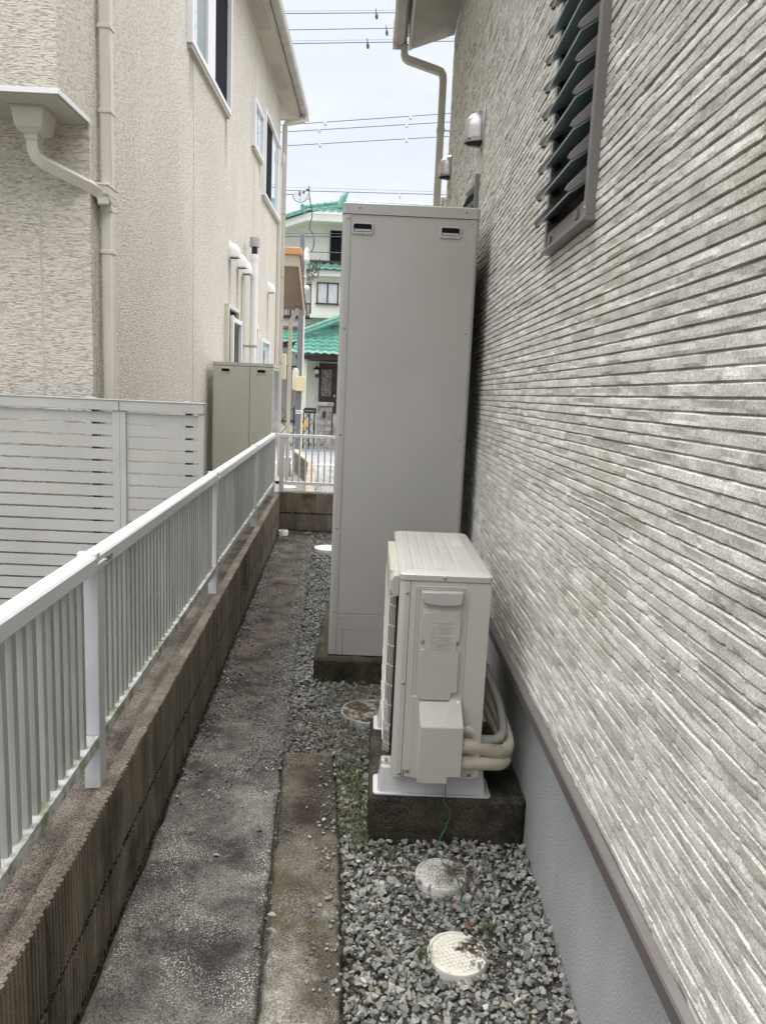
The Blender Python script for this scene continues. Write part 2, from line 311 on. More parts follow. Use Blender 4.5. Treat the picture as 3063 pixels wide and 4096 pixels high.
def npmesh(name, V, F, mat, parent=None, tone=None, smooth=False):
    o0 = np.array(ORI.get(parent.name, (0, 0, 0)) if parent else (0, 0, 0)); V = np.asarray(V, dtype=np.float32)-o0.astype(np.float32); F = np.asarray(F, dtype=np.int32)
    me = bpy.data.meshes.new(name); me.vertices.add(len(V)); me.vertices.foreach_set('co', V.ravel()); k = F.shape[1]
    me.loops.add(F.size); me.loops.foreach_set('vertex_index', F.ravel()); me.polygons.add(len(F))
    me.polygons.foreach_set('loop_start', np.arange(0, F.size, k, dtype=np.int32)); me.polygons.foreach_set('loop_total', np.full(len(F), k, dtype=np.int32))
    me.update(calc_edges=True)
    if tone is not None: a = me.attributes.new('tone', 'FLOAT', 'FACE'); a.data.foreach_set('value', np.asarray(tone, dtype=np.float32))
    me.polygons.foreach_set('use_smooth', [bool(smooth)]*len(F))
    me.materials.append(mat); o = bpy.data.objects.new(name, me); C.objects.link(o)
    if parent: o.parent = parent
    ORI[o.name] = tuple(o0); return o
def gridf(nu, nv):
    i = np.arange(nu-1)[:, None]; j = np.arange(nv-1)[None, :]; a = (i*nv+j).ravel(); return np.stack([a, a+nv, a+nv+1, a+1], 1)
def vnoise(x, y, seed=0):
    r = np.random.default_rng(seed); T = r.random((256, 256)); xi = np.floor(x).astype(int); yi = np.floor(y).astype(int)
    fx = x-xi; fy = y-yi; fx = fx*fx*(3-2*fx); fy = fy*fy*(3-2*fy); g = lambda a, b: T[a % 256, b % 256]
    return (g(xi, yi)*(1-fx)+g(xi+1, yi)*fx)*(1-fy)+(g(xi, yi+1)*(1-fx)+g(xi+1, yi+1)*fx)*fy
def cat(pts, n=6):        # Catmull-Rom smoothing of a polyline
    P = [Vector(p) for p in pts]; P = [P[0]]+P+[P[-1]]; o = []
    for i in range(1, len(P)-2):
        for k in range(n):
            t = k/n; a, b, c, d = P[i-1:i+3]; o.append(.5*((2*b)+(c-a)*t+(2*a-5*b+4*c-d)*t*t+(3*b-a-3*c+d)*t**3))
    o.append(P[-2]); return o
AL = R(3.06)
def LF(u, v, z=0): return (-.53+u*math.cos(AL)-v*math.sin(AL), u*math.sin(AL)+v*math.cos(AL), z)   # frame of the left boundary wall
def lbox(mb, u0, u1, v0, v1, z0, z1):
    return mb.add([LF(u, v, z) for z in (z0, z1) for v in (v0, v1) for u in (u0, u1)], [(0, 2, 3, 1), (4, 5, 7, 6), (0, 1, 5, 4), (2, 6, 7, 3), (0, 4, 6, 2), (1, 3, 7, 5)])

# ================= SETTING =================
g = MB().box(-150, 150, -60, 200, -.9, -.62).build('ground', SOIL); tag(g, kind='structure')
def sheet(name, poly, z, mat, zb=-.6):
    o = MB().prism([(p[0], p[1]) for p in poly], 2, zb, z).build(name, mat); return tag(o, kind='structure')
sheet('house_lot_ground', [(-.75, -3), (.56, -3), (.56, 7.5), (-1.0, 7.5), (-.75, 3)], -.004, GBASE)
# neighbour's ground slopes down to the street
nb = MB(); nb.add([(-9, -4, -.15), (-.7, -4, -.15), (-.7, 3, -.15), (-9, 5, -.15), (-1.0, 7.6, -.25), (-9, 8, -.25), (-9, 18.8, -.42), (-1.0, 18.8, -.42), (6, 7.6, -.3), (6, 18.8, -.42)],
       [(0, 1, 2, 3), (3, 2, 4, 5), (5, 4, 7, 6), (4, 8, 9, 7)])
tag(nb.build('neighbour_gravel_ground', FARGR), kind='structure')
sheet('road', [(-60, 18.9), (60, 18.9), (60, 23.6), (-60, 23.6)], -.44, ASPH)
tag(MB().box(-60, 60, 18.55, 18.9, -.6, -.38).build('kerb_strip', GWALL), kind='structure')
sheet('far_ground', [(-60, 23.6), (60, 23.6), (60, 60), (-60, 60)], -.42, ASPH)
def rough_slab(name, c0, c1, zt, mat, nu=40, nv=260, zb=-.1, edge=.012, seed=1):
    # slab between two polylines (left edge c0(v), right edge c1(v)) with worn edges
    U = np.linspace(0, 1, nu); Vv = np.linspace(0, 1, nv); X = np.zeros((nu, nv)); Y = np.zeros((nu, nv)); Z = np.zeros((nu, nv))
    for j, t in enumerate(Vv):
        a = np.array(c0(t)); b = np.array(c1(t)); jit0 = (vnoise(np.array([t*90]), np.array([.5]), seed)[0]-.5)*edge; jit1 = (vnoise(np.array([t*90]), np.array([.5]), seed+5)[0]-.5)*edge
        X[:, j] = a[0]+jit0+(b[0]+jit1-a[0]-jit0)*U; Y[:, j] = a[1]+(b[1]-a[1])*U
    wdt = np.abs(X[-1:, :]-X[:1, :]); d = np.minimum(U[:, None], 1-U[:, None])*wdt
    Z = zt-.012*np.exp(-d/.006)+(vnoise(X*14, Y*14, seed+2)-.5)*.008+(vnoise(X*60, Y*60, seed+3)-.5)*.003
    Xp = np.vstack([X[:1]-.001, X, X[-1:]+.001]); Yp = np.vstack([Y[:1], Y, Y[-1:]]); Zp = np.vstack([Z[:1]*0+zb, Z, Z[-1:]*0+zb])
    V = np.stack([Xp, Yp, Zp], -1).reshape(-1, 3); F = gridf(nu+2, nv)[:, ::-1]
    o = npmesh(name, V, F[:, ::-1], mat, smooth=True); o.data.flip_normals(); return tag(o, kind='structure')
def ipl(pts):
    xs = [p[1] for p in pts]; ys = [p[0] for p in pts]; return lambda y: float(np.interp(y, xs, ys))
kl = ipl([(-.13, .5), (-.201, 1.454), (-.262, 2.23), (-.296, 2.71)]); kr = ipl([(.048, .5), (-.018, 1.461), (-.047, 1.96), (-.104, 2.71)])
pr_ = ipl([(-.15, .5), (-.213, 1.454), (-.274, 2.23), (-.308, 2.71), (-.36, 3.6), (-.406, 4.57), (-.536, 6.95), (-.56, 7.4)])
rough_slab('concrete_path', lambda t: (LF(.004, .5+6.9*t)[0], .5+6.9*t), lambda t: (pr_(.5+6.9*t), .5+6.9*t), .028, PATH, 60, 500, seed=3)
rough_slab('concrete_kerb', lambda t: (kl(.5+2.2*t), .5+2.2*t), lambda t: (kr(.5+2.2*t), .5+2.2*t+.01), .048, KERB, 40, 300, edge=.014, seed=9)

# ================= GRAVEL =================
protos = []
for k in range(16):
    bm = bmesh.new(); pts = rng.normal(size=(11, 3)); pts /= np.linalg.norm(pts, axis=1)[:, None]; pts *= rng.uniform(.75, 1.1, (11, 1)); pts *= np.array([1, rng.uniform(.6, .9), rng.uniform(.36, .6)])
    for p in pts: bm.verts.new(p)
    r = bmesh.ops.convex_hull(bm, input=bm.verts); bmesh.ops.triangulate(bm, faces=bm.faces)
    bm.verts.ensure_lookup_table(); lone = [v for v in bm.verts if not v.link_faces]; bmesh.ops.delete(bm, geom=lone, context='VERTS'); bm.verts.index_update()
    protos.append((np.array([v.co for v in bm.verts]), np.array([[v.index for v in f.verts] for f in bm.faces]))); bm.free()
def stones(name, P, size, label=None, mat=GRAV, tones=None, flat=True):
    V = []; F = []; T = []; n = 0
    for i, p in enumerate(P):
        v, f = protos[rng.integers(len(protos))]; e = rng.uniform(0, 6.283, 3)
        if flat: e[0] = rng.normal()*.38; e[1] = rng.normal()*.38
        ca, sa = math.cos(e[2]), math.sin(e[2]); cb, sb = math.cos(e[0]), math.sin(e[0]); cc, sc_ = math.cos(e[1]), math.sin(e[1])
        Mx = np.array([[ca, -sa, 0], [sa, ca, 0], [0, 0, 1]])@np.array([[1, 0, 0], [0, cb, -sb], [0, sb, cb]])@np.array([[cc, 0, sc_], [0, 1, 0], [-sc_, 0, cc]])
        V.append((v*size[i])@Mx.T+p); F.append(f+n); n += len(v); T.append(np.full(len(f), tones[i] if tones is not None else rng.random()))
    o = npmesh(name, np.concatenate(V), np.concatenate(F), mat, tone=np.concatenate(T)); return tag(o, label, kind='stuff')
P = []; Z = []
covers = [(.256, 2.033, .078), (.271, 1.714, .079), (.03, 3.16, .13), (-.38, 6.6, .125)]
def free(x, y, m=.0):
    if any((x-a)**2+(y-b)**2 < (r-.006)**2 for a, b, r in covers): return False
    if .03 < x < .56 and 2.2 < y < 2.80: return False
    if x > -.255 and 3.53 < y < 4.5: return False
    return True
def hgt(x, y): return .012*math.sin(x*9+y*5)+.008*math.sin(x*23-y*17)
def scatter(n, x0f, x1f, y0, y1, s0, s1, lay=.014, acc=None):
    for _ in range(n):
        y = rng.uniform(y0, y1); a, b = x0f(y), x1f(y); x = rng.uniform(a, b)
        if not free(x, y) or (acc and not acc(x, y)): continue
        s = rng.uniform(s0, s1)*rng.choice([1, 1, 1, 1.35]); P.append((x, y, rng.uniform(-.002, lay)+hgt(x, y)*.6)); Z.append(s)
scatter(6800, lambda y: kr(y)+.008, lambda y: .545, .85, 2.75, .0065, .0145, .022)
scatter(2600, lambda y: kr(y)+.004, lambda y: .53, .85, 2.75, .003, .006, .024)
scatter(3600, lambda y: pr_(y)-.03 if y < 3 else pr_(y)-.06, lambda y: .30, 2.72, 3.6, .006, .013, .016)
scatter(3000, lambda y: pr_(y)-.05, lambda y: -.16, 3.5, 5.0, .006, .014, .020)
scatter(3600, lambda y: pr_(y)-.02, lambda y: -.1, 5.0, 7.38, .008, .016, .018)
scatter(700, lambda y: -.1, lambda y: .5, 4.6, 7.38, .010, .018, .014)
# stones spilt over the path (fading out) and along the foot of the block wall
for _ in range(1700):
    y = rng.uniform(2.6, 7.2); x = pr_(y)-abs(rng.normal())*.055-.0; P.append((x, y, .03)); Z.append(rng.uniform(.004, .010))
for _ in range(800):
    y = rng.uniform(2.5, 7.3); x = LF(abs(rng.normal())*.05+.008, y)[0]; P.append((x, y, .032)); Z.append(rng.uniform(.004, .011))
for _ in range(380):
    y = rng.uniform(2.2, 7.2); a = LF(.02, y)[0]; b = pr_(y); P.append((rng.uniform(a, b), y, .033)); Z.append(rng.uniform(.004, .012))
nd0 = len(P)
for _ in range(2600):     # grit and soil-dusted stones hiding the path edge beyond the kerb
    y = 2.62+abs(rng.normal())*.85; x = pr_(y)-.02-abs(rng.normal())*.07+rng.uniform(-.01, .05); P.append((x, y, .029+rng.uniform(0, .006))); Z.append(rng.uniform(.0025, .0075))
nd1 = len(P)
for _ in range(130):      # on the kerb, denser to the right
    y = rng.uniform(1.5, 2.75); x = kr(y)-abs(rng.normal())*.045; P.append((x, y, .052)); Z.append(rng.uniform(.003, .009))
for _ in range(70):
    y = rng.uniform(1.5, 2.7); P.append((kl(y)+rng.normal()*.012-.01, y, .035)); Z.append(rng.uniform(.003, .008))
for a, b, r in covers[:2]:
    for _ in range(26):
        t = rng.uniform(-1.2, .9); q = r*rng.uniform(.55, 1.0); P.append((a+q*math.cos(t), b+q*math.sin(t), .026)); Z.append(rng.uniform(.0025, .0085))
P = np.array(P); tn = rng.random(len(P)); far_ = P[:, 1] > 2.66; tn[far_] *= .5; tn[nd0:nd1] *= .6; stones('gravel', P, np.array(Z), tones=tn, label= 'loose grey crushed stone beside the concrete path')
P = []; Z = []
for _ in range(9000):
    y = rng.uniform(.7, 7.3); u = -.155-abs(rng.normal())*.28; x = LF(u, y)[0]; P.append((x, y, -.15+rng.uniform(0, .012))); Z.append(rng.uniform(.008, .015))
for _ in range(2500):
    y = rng.uniform(9.5, 15.5); P.append((rng.uniform(-2.2, .2), y, -.25-(y-7.6)*.0152+.0)); Z.append(rng.uniform(.012, .024))
stones('neighbour_gravel', np.array(P), np.array(Z), 'grey gravel on the far side of the block wall')
for i, (x, y, z, s, t, lb) in enumerate([(-.425, 2.065, .036, .014, .72, 'single pale grey pebble lying alone on the concrete path'), (-.214, 1.735, .044, .020, .55, 'largest bluish grey stone wedged in the gap between path and kerb'),
        (-.222, 1.80, .044, .013, .8, 'pale rough stone just beyond the largest one in the kerb gap'), (-.075, 1.86, .058, .013, .5, 'dark pebble resting near the right edge of the concrete kerb')]):
    v, f = protos[i+3]; o = npmesh('loose_stone', v*s*np.array([1.15, .95, .8])+np.array((x, y, z)), f, GRAV, tone=np.full(len(f), t)); tag(o, lb, 'stone', 'loose stones on the path')
# weeds and dry needles
def blades(name, spots, n, hmin, hmax, wd, mat, label, lay=False):
    V = []; F = []; k = 0
    for _ in range(n):
        cx_, cy_, sx, sy, z0 = spots[rng.integers(len(spots))]; x = cx_+rng.normal()*sx; y = cy_+rng.normal()*sy
        if .03 < x < .54 and 2.2 < y < 2.8: continue
        if x > -.25 and 3.53 < y < 4.4: continue
        h = rng.uniform(hmin, hmax); a = rng.uniform(0, 6.283); d = np.array([math.cos(a), math.sin(a), 0]); sd_ = np.array([-d[1], d[0], 0])*wd
        b = np.array([x, y, z0+rng.uniform(.0, .02)])
        if lay: p = [b, b+d*h*.5+np.array([0, 0, rng.uniform(.0, .006)])+sd_*rng.uniform(-6, 6), b+d*h+np.array([0, 0, rng.uniform(-.004, .006)])]
        else: l = rng.uniform(.2, 1.0); p = [b, b+d*h*.35*l+np.array([0, 0, h*.6]), b+d*h*.9*l+np.array([0, 0, h*(.95-.4*l)])]
        ws = [1, .8, .15]
        for q, wq in zip(p, ws): V += [q-sd_*wq, q+sd_*wq]
        F += [[k, k+1, k+3, k+2], [k+2, k+3, k+5, k+4]]; k += 6
    o = npmesh(name, np.array(V), np.array(F), mat); return tag(o, label, kind='stuff')
blades('weeds', [(-.03, 2.40, .05, .14, .01), (-.02, 2.62, .05, .08, .01), (-.05, 2.86, .08, .10, .01), (.0, 2.25, .022, .07, .01), (-.02, 2.52, .03, .08, .01)], 1150, .012, .040, .0012, GRASS, 'low green weeds growing beside the stained concrete pad')
blades('weed_tufts', [(-.12, 3.25, .05, .03, .01), (-.10, 3.05, .05, .05, .01), (-.31, 5.1, .03, .09, .01), (-.33, 5.35, .04, .06, .01), (-.2, 3.45, .03, .03, .01), (-.01, 1.75, .008, .05, .0), (.36, 1.80, .01, .012, .01), (-.28, 4.5, .03, .1, .01), (.09, 2.12, .02, .02, .01), (.19, 1.69, .008, .02, .01)], 620, .008, .028, .0011, GRASS, 'small tufts of green weed dotted through the gravel')
blades('dry_needles', [(-.08, 3.20, .09, .16, .02), (-.12, 2.95, .1, .1, .02), (.02, 3.38, .1, .07, .02), (-.03, 2.78, .07, .06, .02), (.28, 2.0, .05, .06, .03), (-.35, 3.0, .1, .3, .03), (-.05, 2.4, .06, .2, .02)], 1500, .02, .07, .0006, STRAW, 'dry brown needles strewn over the gravel', True)

# ================= STONE CLAD HOUSE (right) =================
H1 = thing('stone_clad_house', (.9, 3, 0), 'house with grey split-stone cladding filling the right side of the view', 'house')
XS, Z0, Z1, PIT = .505, .555, 4.32, .0231
nc = int((Z1-Z0)/PIT); prof = [(0.0, -.0080), (.125, -.0080), (.14, -.0002), (.40, .0), (.865, .0), (.985, -.0046)]
ys = np.concatenate([np.arange(.25, 2.6, .0075), np.arange(2.6, 6.461, .012)]); ny = len(ys)
zl = np.array([Z0+PIT*(k+a) for k in range(nc) for a, _ in prof]+[Z0+PIT*nc]); dd = np.array([d for k in range(nc) for _, d in prof]+[-.0065])
ck = np.array([k for k in range(nc) for _ in prof]+[nc-1])
base = np.zeros((nc, ny)); tone = np.zeros((nc, ny))
for k in range(nc):
    y = .25-rng.uniform(0, .25)
    while y < 6.5:
        ln = rng.choice([.06, .09, .12, .15, .20, .26])*rng.uniform(.85, 1.15); mk = (ys >= y) & (ys < y+ln); jn = np.flatnonzero(mk)[:1]
        base[k, mk] = rng.choice([0, .0003, .0008, .0018], p=[.35, .3, .2, .15]); base[k, jn] = -.0022; tone[k, mk] = np.clip(rng.normal(.55, .27), 0, 1); y += ln
YY, ZZ = np.meshgrid(ys, zl); cleft = vnoise(YY*16, ZZ*60, 2)*.6+vnoise(YY*45, ZZ*160, 3)*.4
edge = np.clip((vnoise(YY*11+ck[:, None]*3.7, ZZ*95, 5)-.60)*9, 0, 1)*.0020+np.clip((vnoise(YY*26, ZZ*130, 6)-.72)*10, 0, 1)*.0015
front = (dd > -.004)[:, None]
HX = dd[:, None]+np.where(front, base[ck]+(cleft-.5)*.0007-edge, 0)
top = (np.arange(len(zl)) % len(prof) == 5)[:, None]; wob = (vnoise(YY*22, ZZ*0+ck[:, None]*7.3, 8)-.5)*.0003*np.isin(np.arange(len(zl)) % len(prof), (2, 5))[:, None]
V = np.stack([XS-HX, YY, ZZ+wob], -1).reshape(-1, 3); F = gridf(len(zl), ny)
ft = tone[ck[:-1]][:, :-1].ravel()
WIN = [(1.86, 2.315, 1.885, 3.05), (4.20, 4.72, 1.80, 2.63)]
yc_ = YY[:-1, :-1].ravel(); zc_ = ZZ[:-1, :-1].ravel(); keep = np.ones(len(F), bool)
for a, b, c, d in WIN: keep &= ~((yc_ > a+.012) & (yc_ < b-.015) & (zc_ > c+.01) & (zc_ < d-.02))
F = F[keep]; ft = ft[keep]
npmesh('stone_wall', V, F, STONE, H1, ft)
bw = MB(); bw.box(XS+.14, 6, -6, 6.45, .45, 4.3); bw.box(XS+.006, XS+.14, 6.40, 6.45, .56, 4.31); bw.box(XS-.001, .9, -6, .25, Z0, 4.32); bw.build('wall_core', STONE, H1)
fb = MB(); fb.box(.54, .9, -6, 6.42, -.2, .535); fb.build('foundation', FOUND, H1)
MB().prism([(.485, .520), (.485, .550), (.489, .553), (.503, .558), (.56, .558), (.56, .535), (.493, .535), (.493, .520)], 1, -6, 3.25).build('base_flashing', BROWN, H1, smooth=False)
MB().prism([(.486, .520), (.486, .550), (.490, .553), (.503, .558), (.56, .558), (.56, .535), (.493, .535), (.493, .520)], 1, 3.252, 6.44).build('base_flashing', BROWN, H1)
MB().add([(.505, -6, 4.31), (.165, -6, 4.17), (.165, 6.42, 4.17), (.505, 6.46, 4.31), (.505, -6, 4.33), (.15, -6, 4.19), (.15, 6.42, 4.19), (.505, 6.46, 4.33)], [(0, 1, 2, 3), (4, 7, 6, 5), (0, 4, 5, 1), (3, 2, 6, 7), (1, 5, 6, 2)]).build('soffit', SOFFD, H1)
MB().box(.140, .162, -6, 6.41, 4.155, 4.33).build('fascia', CREAMG, H1, bevel=.003)
MB().prism([(.10, 4.16), (.118, 4.20), (.118, 4.33), (.112, 4.33), (.112, 4.205), (.096, 4.168), (.045, 4.168), (.028, 4.19), (.026, 4.33), (.020, 4.33), (.022, 4.185), (.042, 4.16)], 1, -6, 6.36).build('gutter', SOFFD, H1)
MB().box(.012, .125, 6.355, 6.372, 4.14, 4.34).box(.014, .034, 6.30, 6.36, 4.19, 4.34).build('gutter_end', CREAMG, H1, bevel=.004)
MB().add([(.12, -6, 4.33), (6, -6, 6.6), (6, 6.6, 6.6), (.12, 6.6, 4.33), (.12, -6, 4.36), (6, -6, 6.64), (6, 6.6, 6.64), (.12, 6.6, 4.36)], [(0, 3, 2, 1), (4, 5, 6, 7), (0, 1, 5, 4), (2, 3, 7, 6), (3, 0, 4, 7)]).build('roof', ZINC, H1)
dp = MB(); dp.tube([(.108, 6.345, 4.17), (.106, 6.345, 4.10), (.116, 6.345, 4.073), (.14, 6.345, 4.058), (.375, 6.345, 3.992), (.405, 6.345, 3.980), (.420, 6.345, 3.955), (.424, 6.345, 3.92), (.424, 6.345, .12)], .028, sq=True)
dpo = dp.build('downpipe', CREAMG, H1, bevel=.006)
for z in (3.55, 2.4, 1.2): MB().box(.392, .456, 6.312, 6.378, z-.012, z+.012).box(.456, .51, 6.34, 6.35, z-.004, z+.004).build('pipe_clip', CREAMG, dpo, bevel=.002)
MB().tube([(.482, 6.28, 2.95), (.482, 6.28, .6)], .012).build('conduit', BROWN, H1, smooth=True)
MB().box(.46, .50, 6.40, 6.455, 2.86, 3.06).build('junction_box', WHITE, H1, bevel=.006)
def hood(y, z, wd, ht, pro, x=XS, s=-1, mat=STEEL, parent=H1, round_=True, rain=True):
    V = []; na, nh = 14, 9
    for i in range(nh+1):
        if i <= 3: f = 1; zz = z+(ht-pro*.9)*i/3
        else: t = (i-3)/(nh-3)*math.pi/2; f = math.cos(t); zz = z+(ht-pro*.9)+pro*.9*math.sin(t)
        for j in range(na+1):
            a = -math.pi/2+math.pi*j/na; V.append((x+s*max(pro*math.cos(a)*f, .002), y+wd/2*math.sin(a)*max(f, .25), zz))
    F = [(i*(na+1)+j, i*(na+1)+j+1, (i+1)*(na+1)+j+1, (i+1)*(na+1)+j) for i in range(nh) for j in range(na)]
    o = MB().add(V, F).build('vent_hood', mat, parent, smooth=True, ang=50)
    md = o.modifiers.new('s', 'SOLIDIFY'); md.thickness = .0025; md.offset = -1
    q = MB(); q.box(*sorted((x, x+s*.006)), y-wd/2-.008, y+wd/2+.008, z-.015, z+ht+.02); q.build('flange', mat, o, bevel=.002)
    MB().box(*sorted((x, x+s*pro*.8)), y-wd*.36, y+wd*.36, z+.006, z+.012).build('insect_screen', BLACK, o)
    return o
hood(4.19, 2.775, .135, .165, .10); hood(6.13, 3.135, .135, .165, .095)
# louvre window
def louvre(y0, y1, z0, z1, n0=None):
    fo = MB(); x0, x1 = XS-.024, XS+.03
    fo.box(x0, x1, y0, y0+.024, z0, z1); fo.box(x0+.010, x1, y0+.025, y0+.046, z0+.03, z1-.03); fo.box(x0, x1, y1-.03, y1, z0, z1)
    fo.box(x0-.006, x1, y0-.004, y1+.004, z0-.012, z0+.0); fo.box(x0+.004, x1, y0+.03, y1-.03, z0+.0, z0+.045); fo.box(x0, x1, y0+.03, y1-.03, z1-.04, z1)
    fr = fo.build('window_frame', TAUPE, H1, bevel=.0025)
    MB().box(XS+.09, XS+.12, y0, y1, z0, z1).build('dark_interior', DARK, fr)
    MB().box(XS+.002, XS+.09, y0+.001, y0+.045, z0, z1).box(XS+.002, XS+.09, y1-.028, y1-.001, z0, z1).box(XS+.002, XS+.09, y0+.045, y1-.028, z0+.001, z0+.04).build('reveal', TAUPE, fr)
    MB().box(x0-.004, x0+.004, y0+.075, y0+.095, z0+.008, z0+.03).build('latch', TAUPE, fr, bevel=.002); MB().box(x0-.004, x0+.004, y1-.09, y1-.07, z0+.004, z0+.026).build('latch', TAUPE, fr, bevel=.002); MB().dome((x0, y0+.012, z0+.02), .005, 8, (-1, 0, 0)).build('screw', SCREW, fr)
    z = z0+.085
    while z < z1-.05:
        a = Vector((XS+.024, y0+.052, z+.034)); d = Vector((-.082, 0, -.056)); t = Vector((.0022, 0, -.0038))
        bl = MB().obox(a, d, (0, y1-y0-.085, 0), t).build('louvre_blade', BLADE, H1, bevel=.001)
        for yy in (y0+.052, y1-.033):
            MB().prism([(XS-.004, z+.055), (XS-.002, z+.004), (XS-.012, z+.010), (XS-.056, z-.020), (XS-.066, z-.016), (XS-.060, z-.004), (XS-.028, z+.030)], 1, yy-.004, yy+.002).build('blade_bracket', TAUPE, bl, bevel=.001)
        MB().obox(a+d*.93+Vector((0, y1-y0-.093, .0015)), d*.09, (0, .012, 0), (.006, 0, -.006)).build('blade_clip', IRON, bl, bevel=.001); MB().obox(a+d*.35+Vector((0, y1-y0-.10, -.006)), d*.25, (0, .014, 0), (.010, 0, -.012)).build('blade_pivot', IRON, bl, bevel=.001)
        z += .0735
    return fr
for w_ in WIN: louvre(*w_)
tag(H1, 'house with grey split-stone cladding filling the right side of the view', 'house')

# ================= WATER HEATER TANK =================
T = thing('water_heater_tank', (.127, 3.58, .13), 'tall taupe hot water storage cabinet standing on a concrete block beside the stone wall', 'water heater')
tx0, tx1, ty0, ty1, tz0, tz1 = -.188, .441, 3.58, 4.36, .133, 2.304
def rrect(x0, x1, y0, y1, r, n=6):
    p = []
    for cx_, cy_, a in ((x1-r, y1-r, 0), (x0+r, y1-r, 90), (x0+r, y0+r, 180), (x1-r, y0+r, 270)):
        for k in range(n+1): t = R(a+90*k/n); p.append((cx_+r*math.cos(t), cy_+r*math.sin(t)))
    return p
MB().prism(rrect(tx0, tx1, ty0, ty1, .018), 2, tz0+.215, tz1-.052).build('cabinet', TANKP, T, smooth=True)
for a, b in ((tx0, tx0+.036), (tx1-.036, tx1)):   # corner posts stand slightly proud
    pp = rrect(tx0-.0015, tx1+.0015, ty0-.003, ty0+.05, .019)
    mbp = MB(); lo = a < 0; pts = [(x, y) for x, y in pp if (x < tx0+.036) == lo or False]
    pts = [(min(max(x, a-.0016), b+.0016), y) for x, y in pp]
    mbp.prism(pts, 2, tz0+.002 if lo else tz0+.002, tz1-.0535).build('corner_post', TANKP, T, smooth=True, ang=25)
MB().prism(rrect(tx0-.004, tx1+.004, ty0-.005, ty1+.004, .02), 2, tz1-.050, tz1-.004).frustum([(x, y, tz1-.004) for x, y in rrect(tx0-.004, tx1+.004, ty0-.005, ty1+.004, .02)], [(x, y, tz1+.001) for x, y in rrect(tx0+.003, tx1-.003, ty0+.002, ty1-.003, .016)]).build('top_cap', TANKP, T, smooth=True, ang=25)
MB().prism(rrect(tx0+.002, tx1-.002, ty0+.002, ty1-.002, .018), 2, tz1-.055, tz1-.048).build('cap_seam', BLACK, T)
lc = MB(); cz = tz0+.212
lc.box(tx0+.038, -.118, ty0-.0015, ty0+.03, tz0, tz0+.128).box(-.1165, .088, ty0-.0015, ty0+.03, tz0, tz0+.128).box(.0895, .40, ty0-.0015, ty0+.03, tz0, tz0+.128).box(tx0+.038, .403, ty0-.0015, ty0+.03, tz0+.1295, cz)
lc.build('lower_cover', TANKP, T, bevel=.0012)
MB().box(tx0+.01, tx1-.01, ty0+.006, ty1-.01, tz0+.004, cz+.01).build('inner_frame', BLACK, T)
MB().box(tx0+.002, tx1-.002, ty0+.05, ty1, tz0, cz).build('side_skirt', TANKP, T, bevel=.002)
for hx in (-.098, .308):     # recessed carry handles
    z = 2.190; ho = MB(); ow, oh, iw, ih = .052, .0275, .0415, .0175
    A = rrect(hx-ow+.003, hx+ow+.003, z-oh, z+oh, .012); B = rrect(hx-ow+.006, hx+ow, z-oh+.003, z+oh-.003, .011); Cc = rrect(hx-iw+.003, hx+iw+.003, z-ih+.003, z+ih+.003, .006)
    vs = [(x, ty0, y) for x, y in A]+[(x, ty0-.006, y) for x, y in B]+[(x, ty0-.006, y) for x, y in Cc]+[(x, ty0-.0022, y) for x, y in Cc]; n = len(A)
    h = ho.add(vs, [(i+k*n, (i+1) % n+k*n, (i+1) % n+(k+1)*n, i+(k+1)*n) for k in range(3) for i in range(n)]).build('carry_handle', TANKP, T, smooth=True, ang=40)
    MB().prism(Cc, 1, ty0-.003, ty0+.002).build('recess', DARK, h)
    MB().add([(hx-iw+.006, ty0-.0034, z-ih+.006), (hx+iw, ty0-.0034, z-ih+.006), (hx+iw, ty0-.0030, z-.002), (hx-iw+.006, ty0-.0030, z-.002)], [(0, 1, 2, 3)]).build('recess_floor', TANKP, h)
    MB().dome((hx+.003, ty0-.006, z-oh+.008), .004, 10, (0, -1, 0)).build('screw', SCREW, h, smooth=True)
for sx, sz in [(-.112, 2.283), (.378, 2.283), (-.160, 2.235), (.412, 2.235), (-.164, 1.74), (.409, 1.74), (-.164, 1.24), (.409, 1.24), (-.166, .78), (.409, .78), (-.166, .36), (.409, .36), (-.132, .328)]:
    yy = ty0-.005 if sz > 2.26 else (ty0-.003 if abs(sx+.132) > .001 else ty0-.0015)
    MB().dome((sx, yy, sz), .0055, 12, (0, -1, 0), .7).build('screw', SCREW, T, smooth=True)
lg = MB()
for x in (tx0+.08, tx1-.08):
    for y in (ty0+.12, ty1-.1): lg.lathe((x, y, .118), [(.04, 0), (.04, .006), (.018, .01), (.018, .05)], 16)
lg.build('leg', SCREW, T)
def pad(name, x0, x1, y0, y1, z1, label, seed):
    nx, ny_, nz_ = 30, 26, 12; m = MB().box(x0, x1, y0, y1, -.08, z1); me = bpy.data.meshes.new(name); bm = bmesh.new()
    vs = [bm.verts.new(v) for v in m.v]; [bm.faces.new([vs[i] for i in f]) for f in m.f]
    bmesh.ops.bevel(bm, geom=[e for e in bm.edges], offset=.006, segments=2, affect='EDGES'); bmesh.ops.subdivide_edges(bm, edges=[e for e in bm.edges if e.calc_length() > .08], cuts=24, use_grid_fill=True)
    bm.normal_update()
    co = np.array([v.co for v in bm.verts]); nn = (vnoise(co[:, 0]*30+co[:, 2]*17, co[:, 1]*30+co[:, 2]*21, seed)-.5)*.005
    for v, d in zip(bm.verts, nn): v.co += v.normal*d
    bm.to_mesh(me); bm.free(); me.polygons.foreach_set('use_smooth', [True]*len(me.polygons)); me.materials.append(PADM)
    o = bpy.data.objects.new(name, me); C.objects.link(o); return tag(o, label, 'concrete pad', 'concrete equipment pads')
pad('concrete_pad', -.256, .50, 3.53, 4.48, .128, 'dark concrete base block under the tall water heater cabinet', 21)
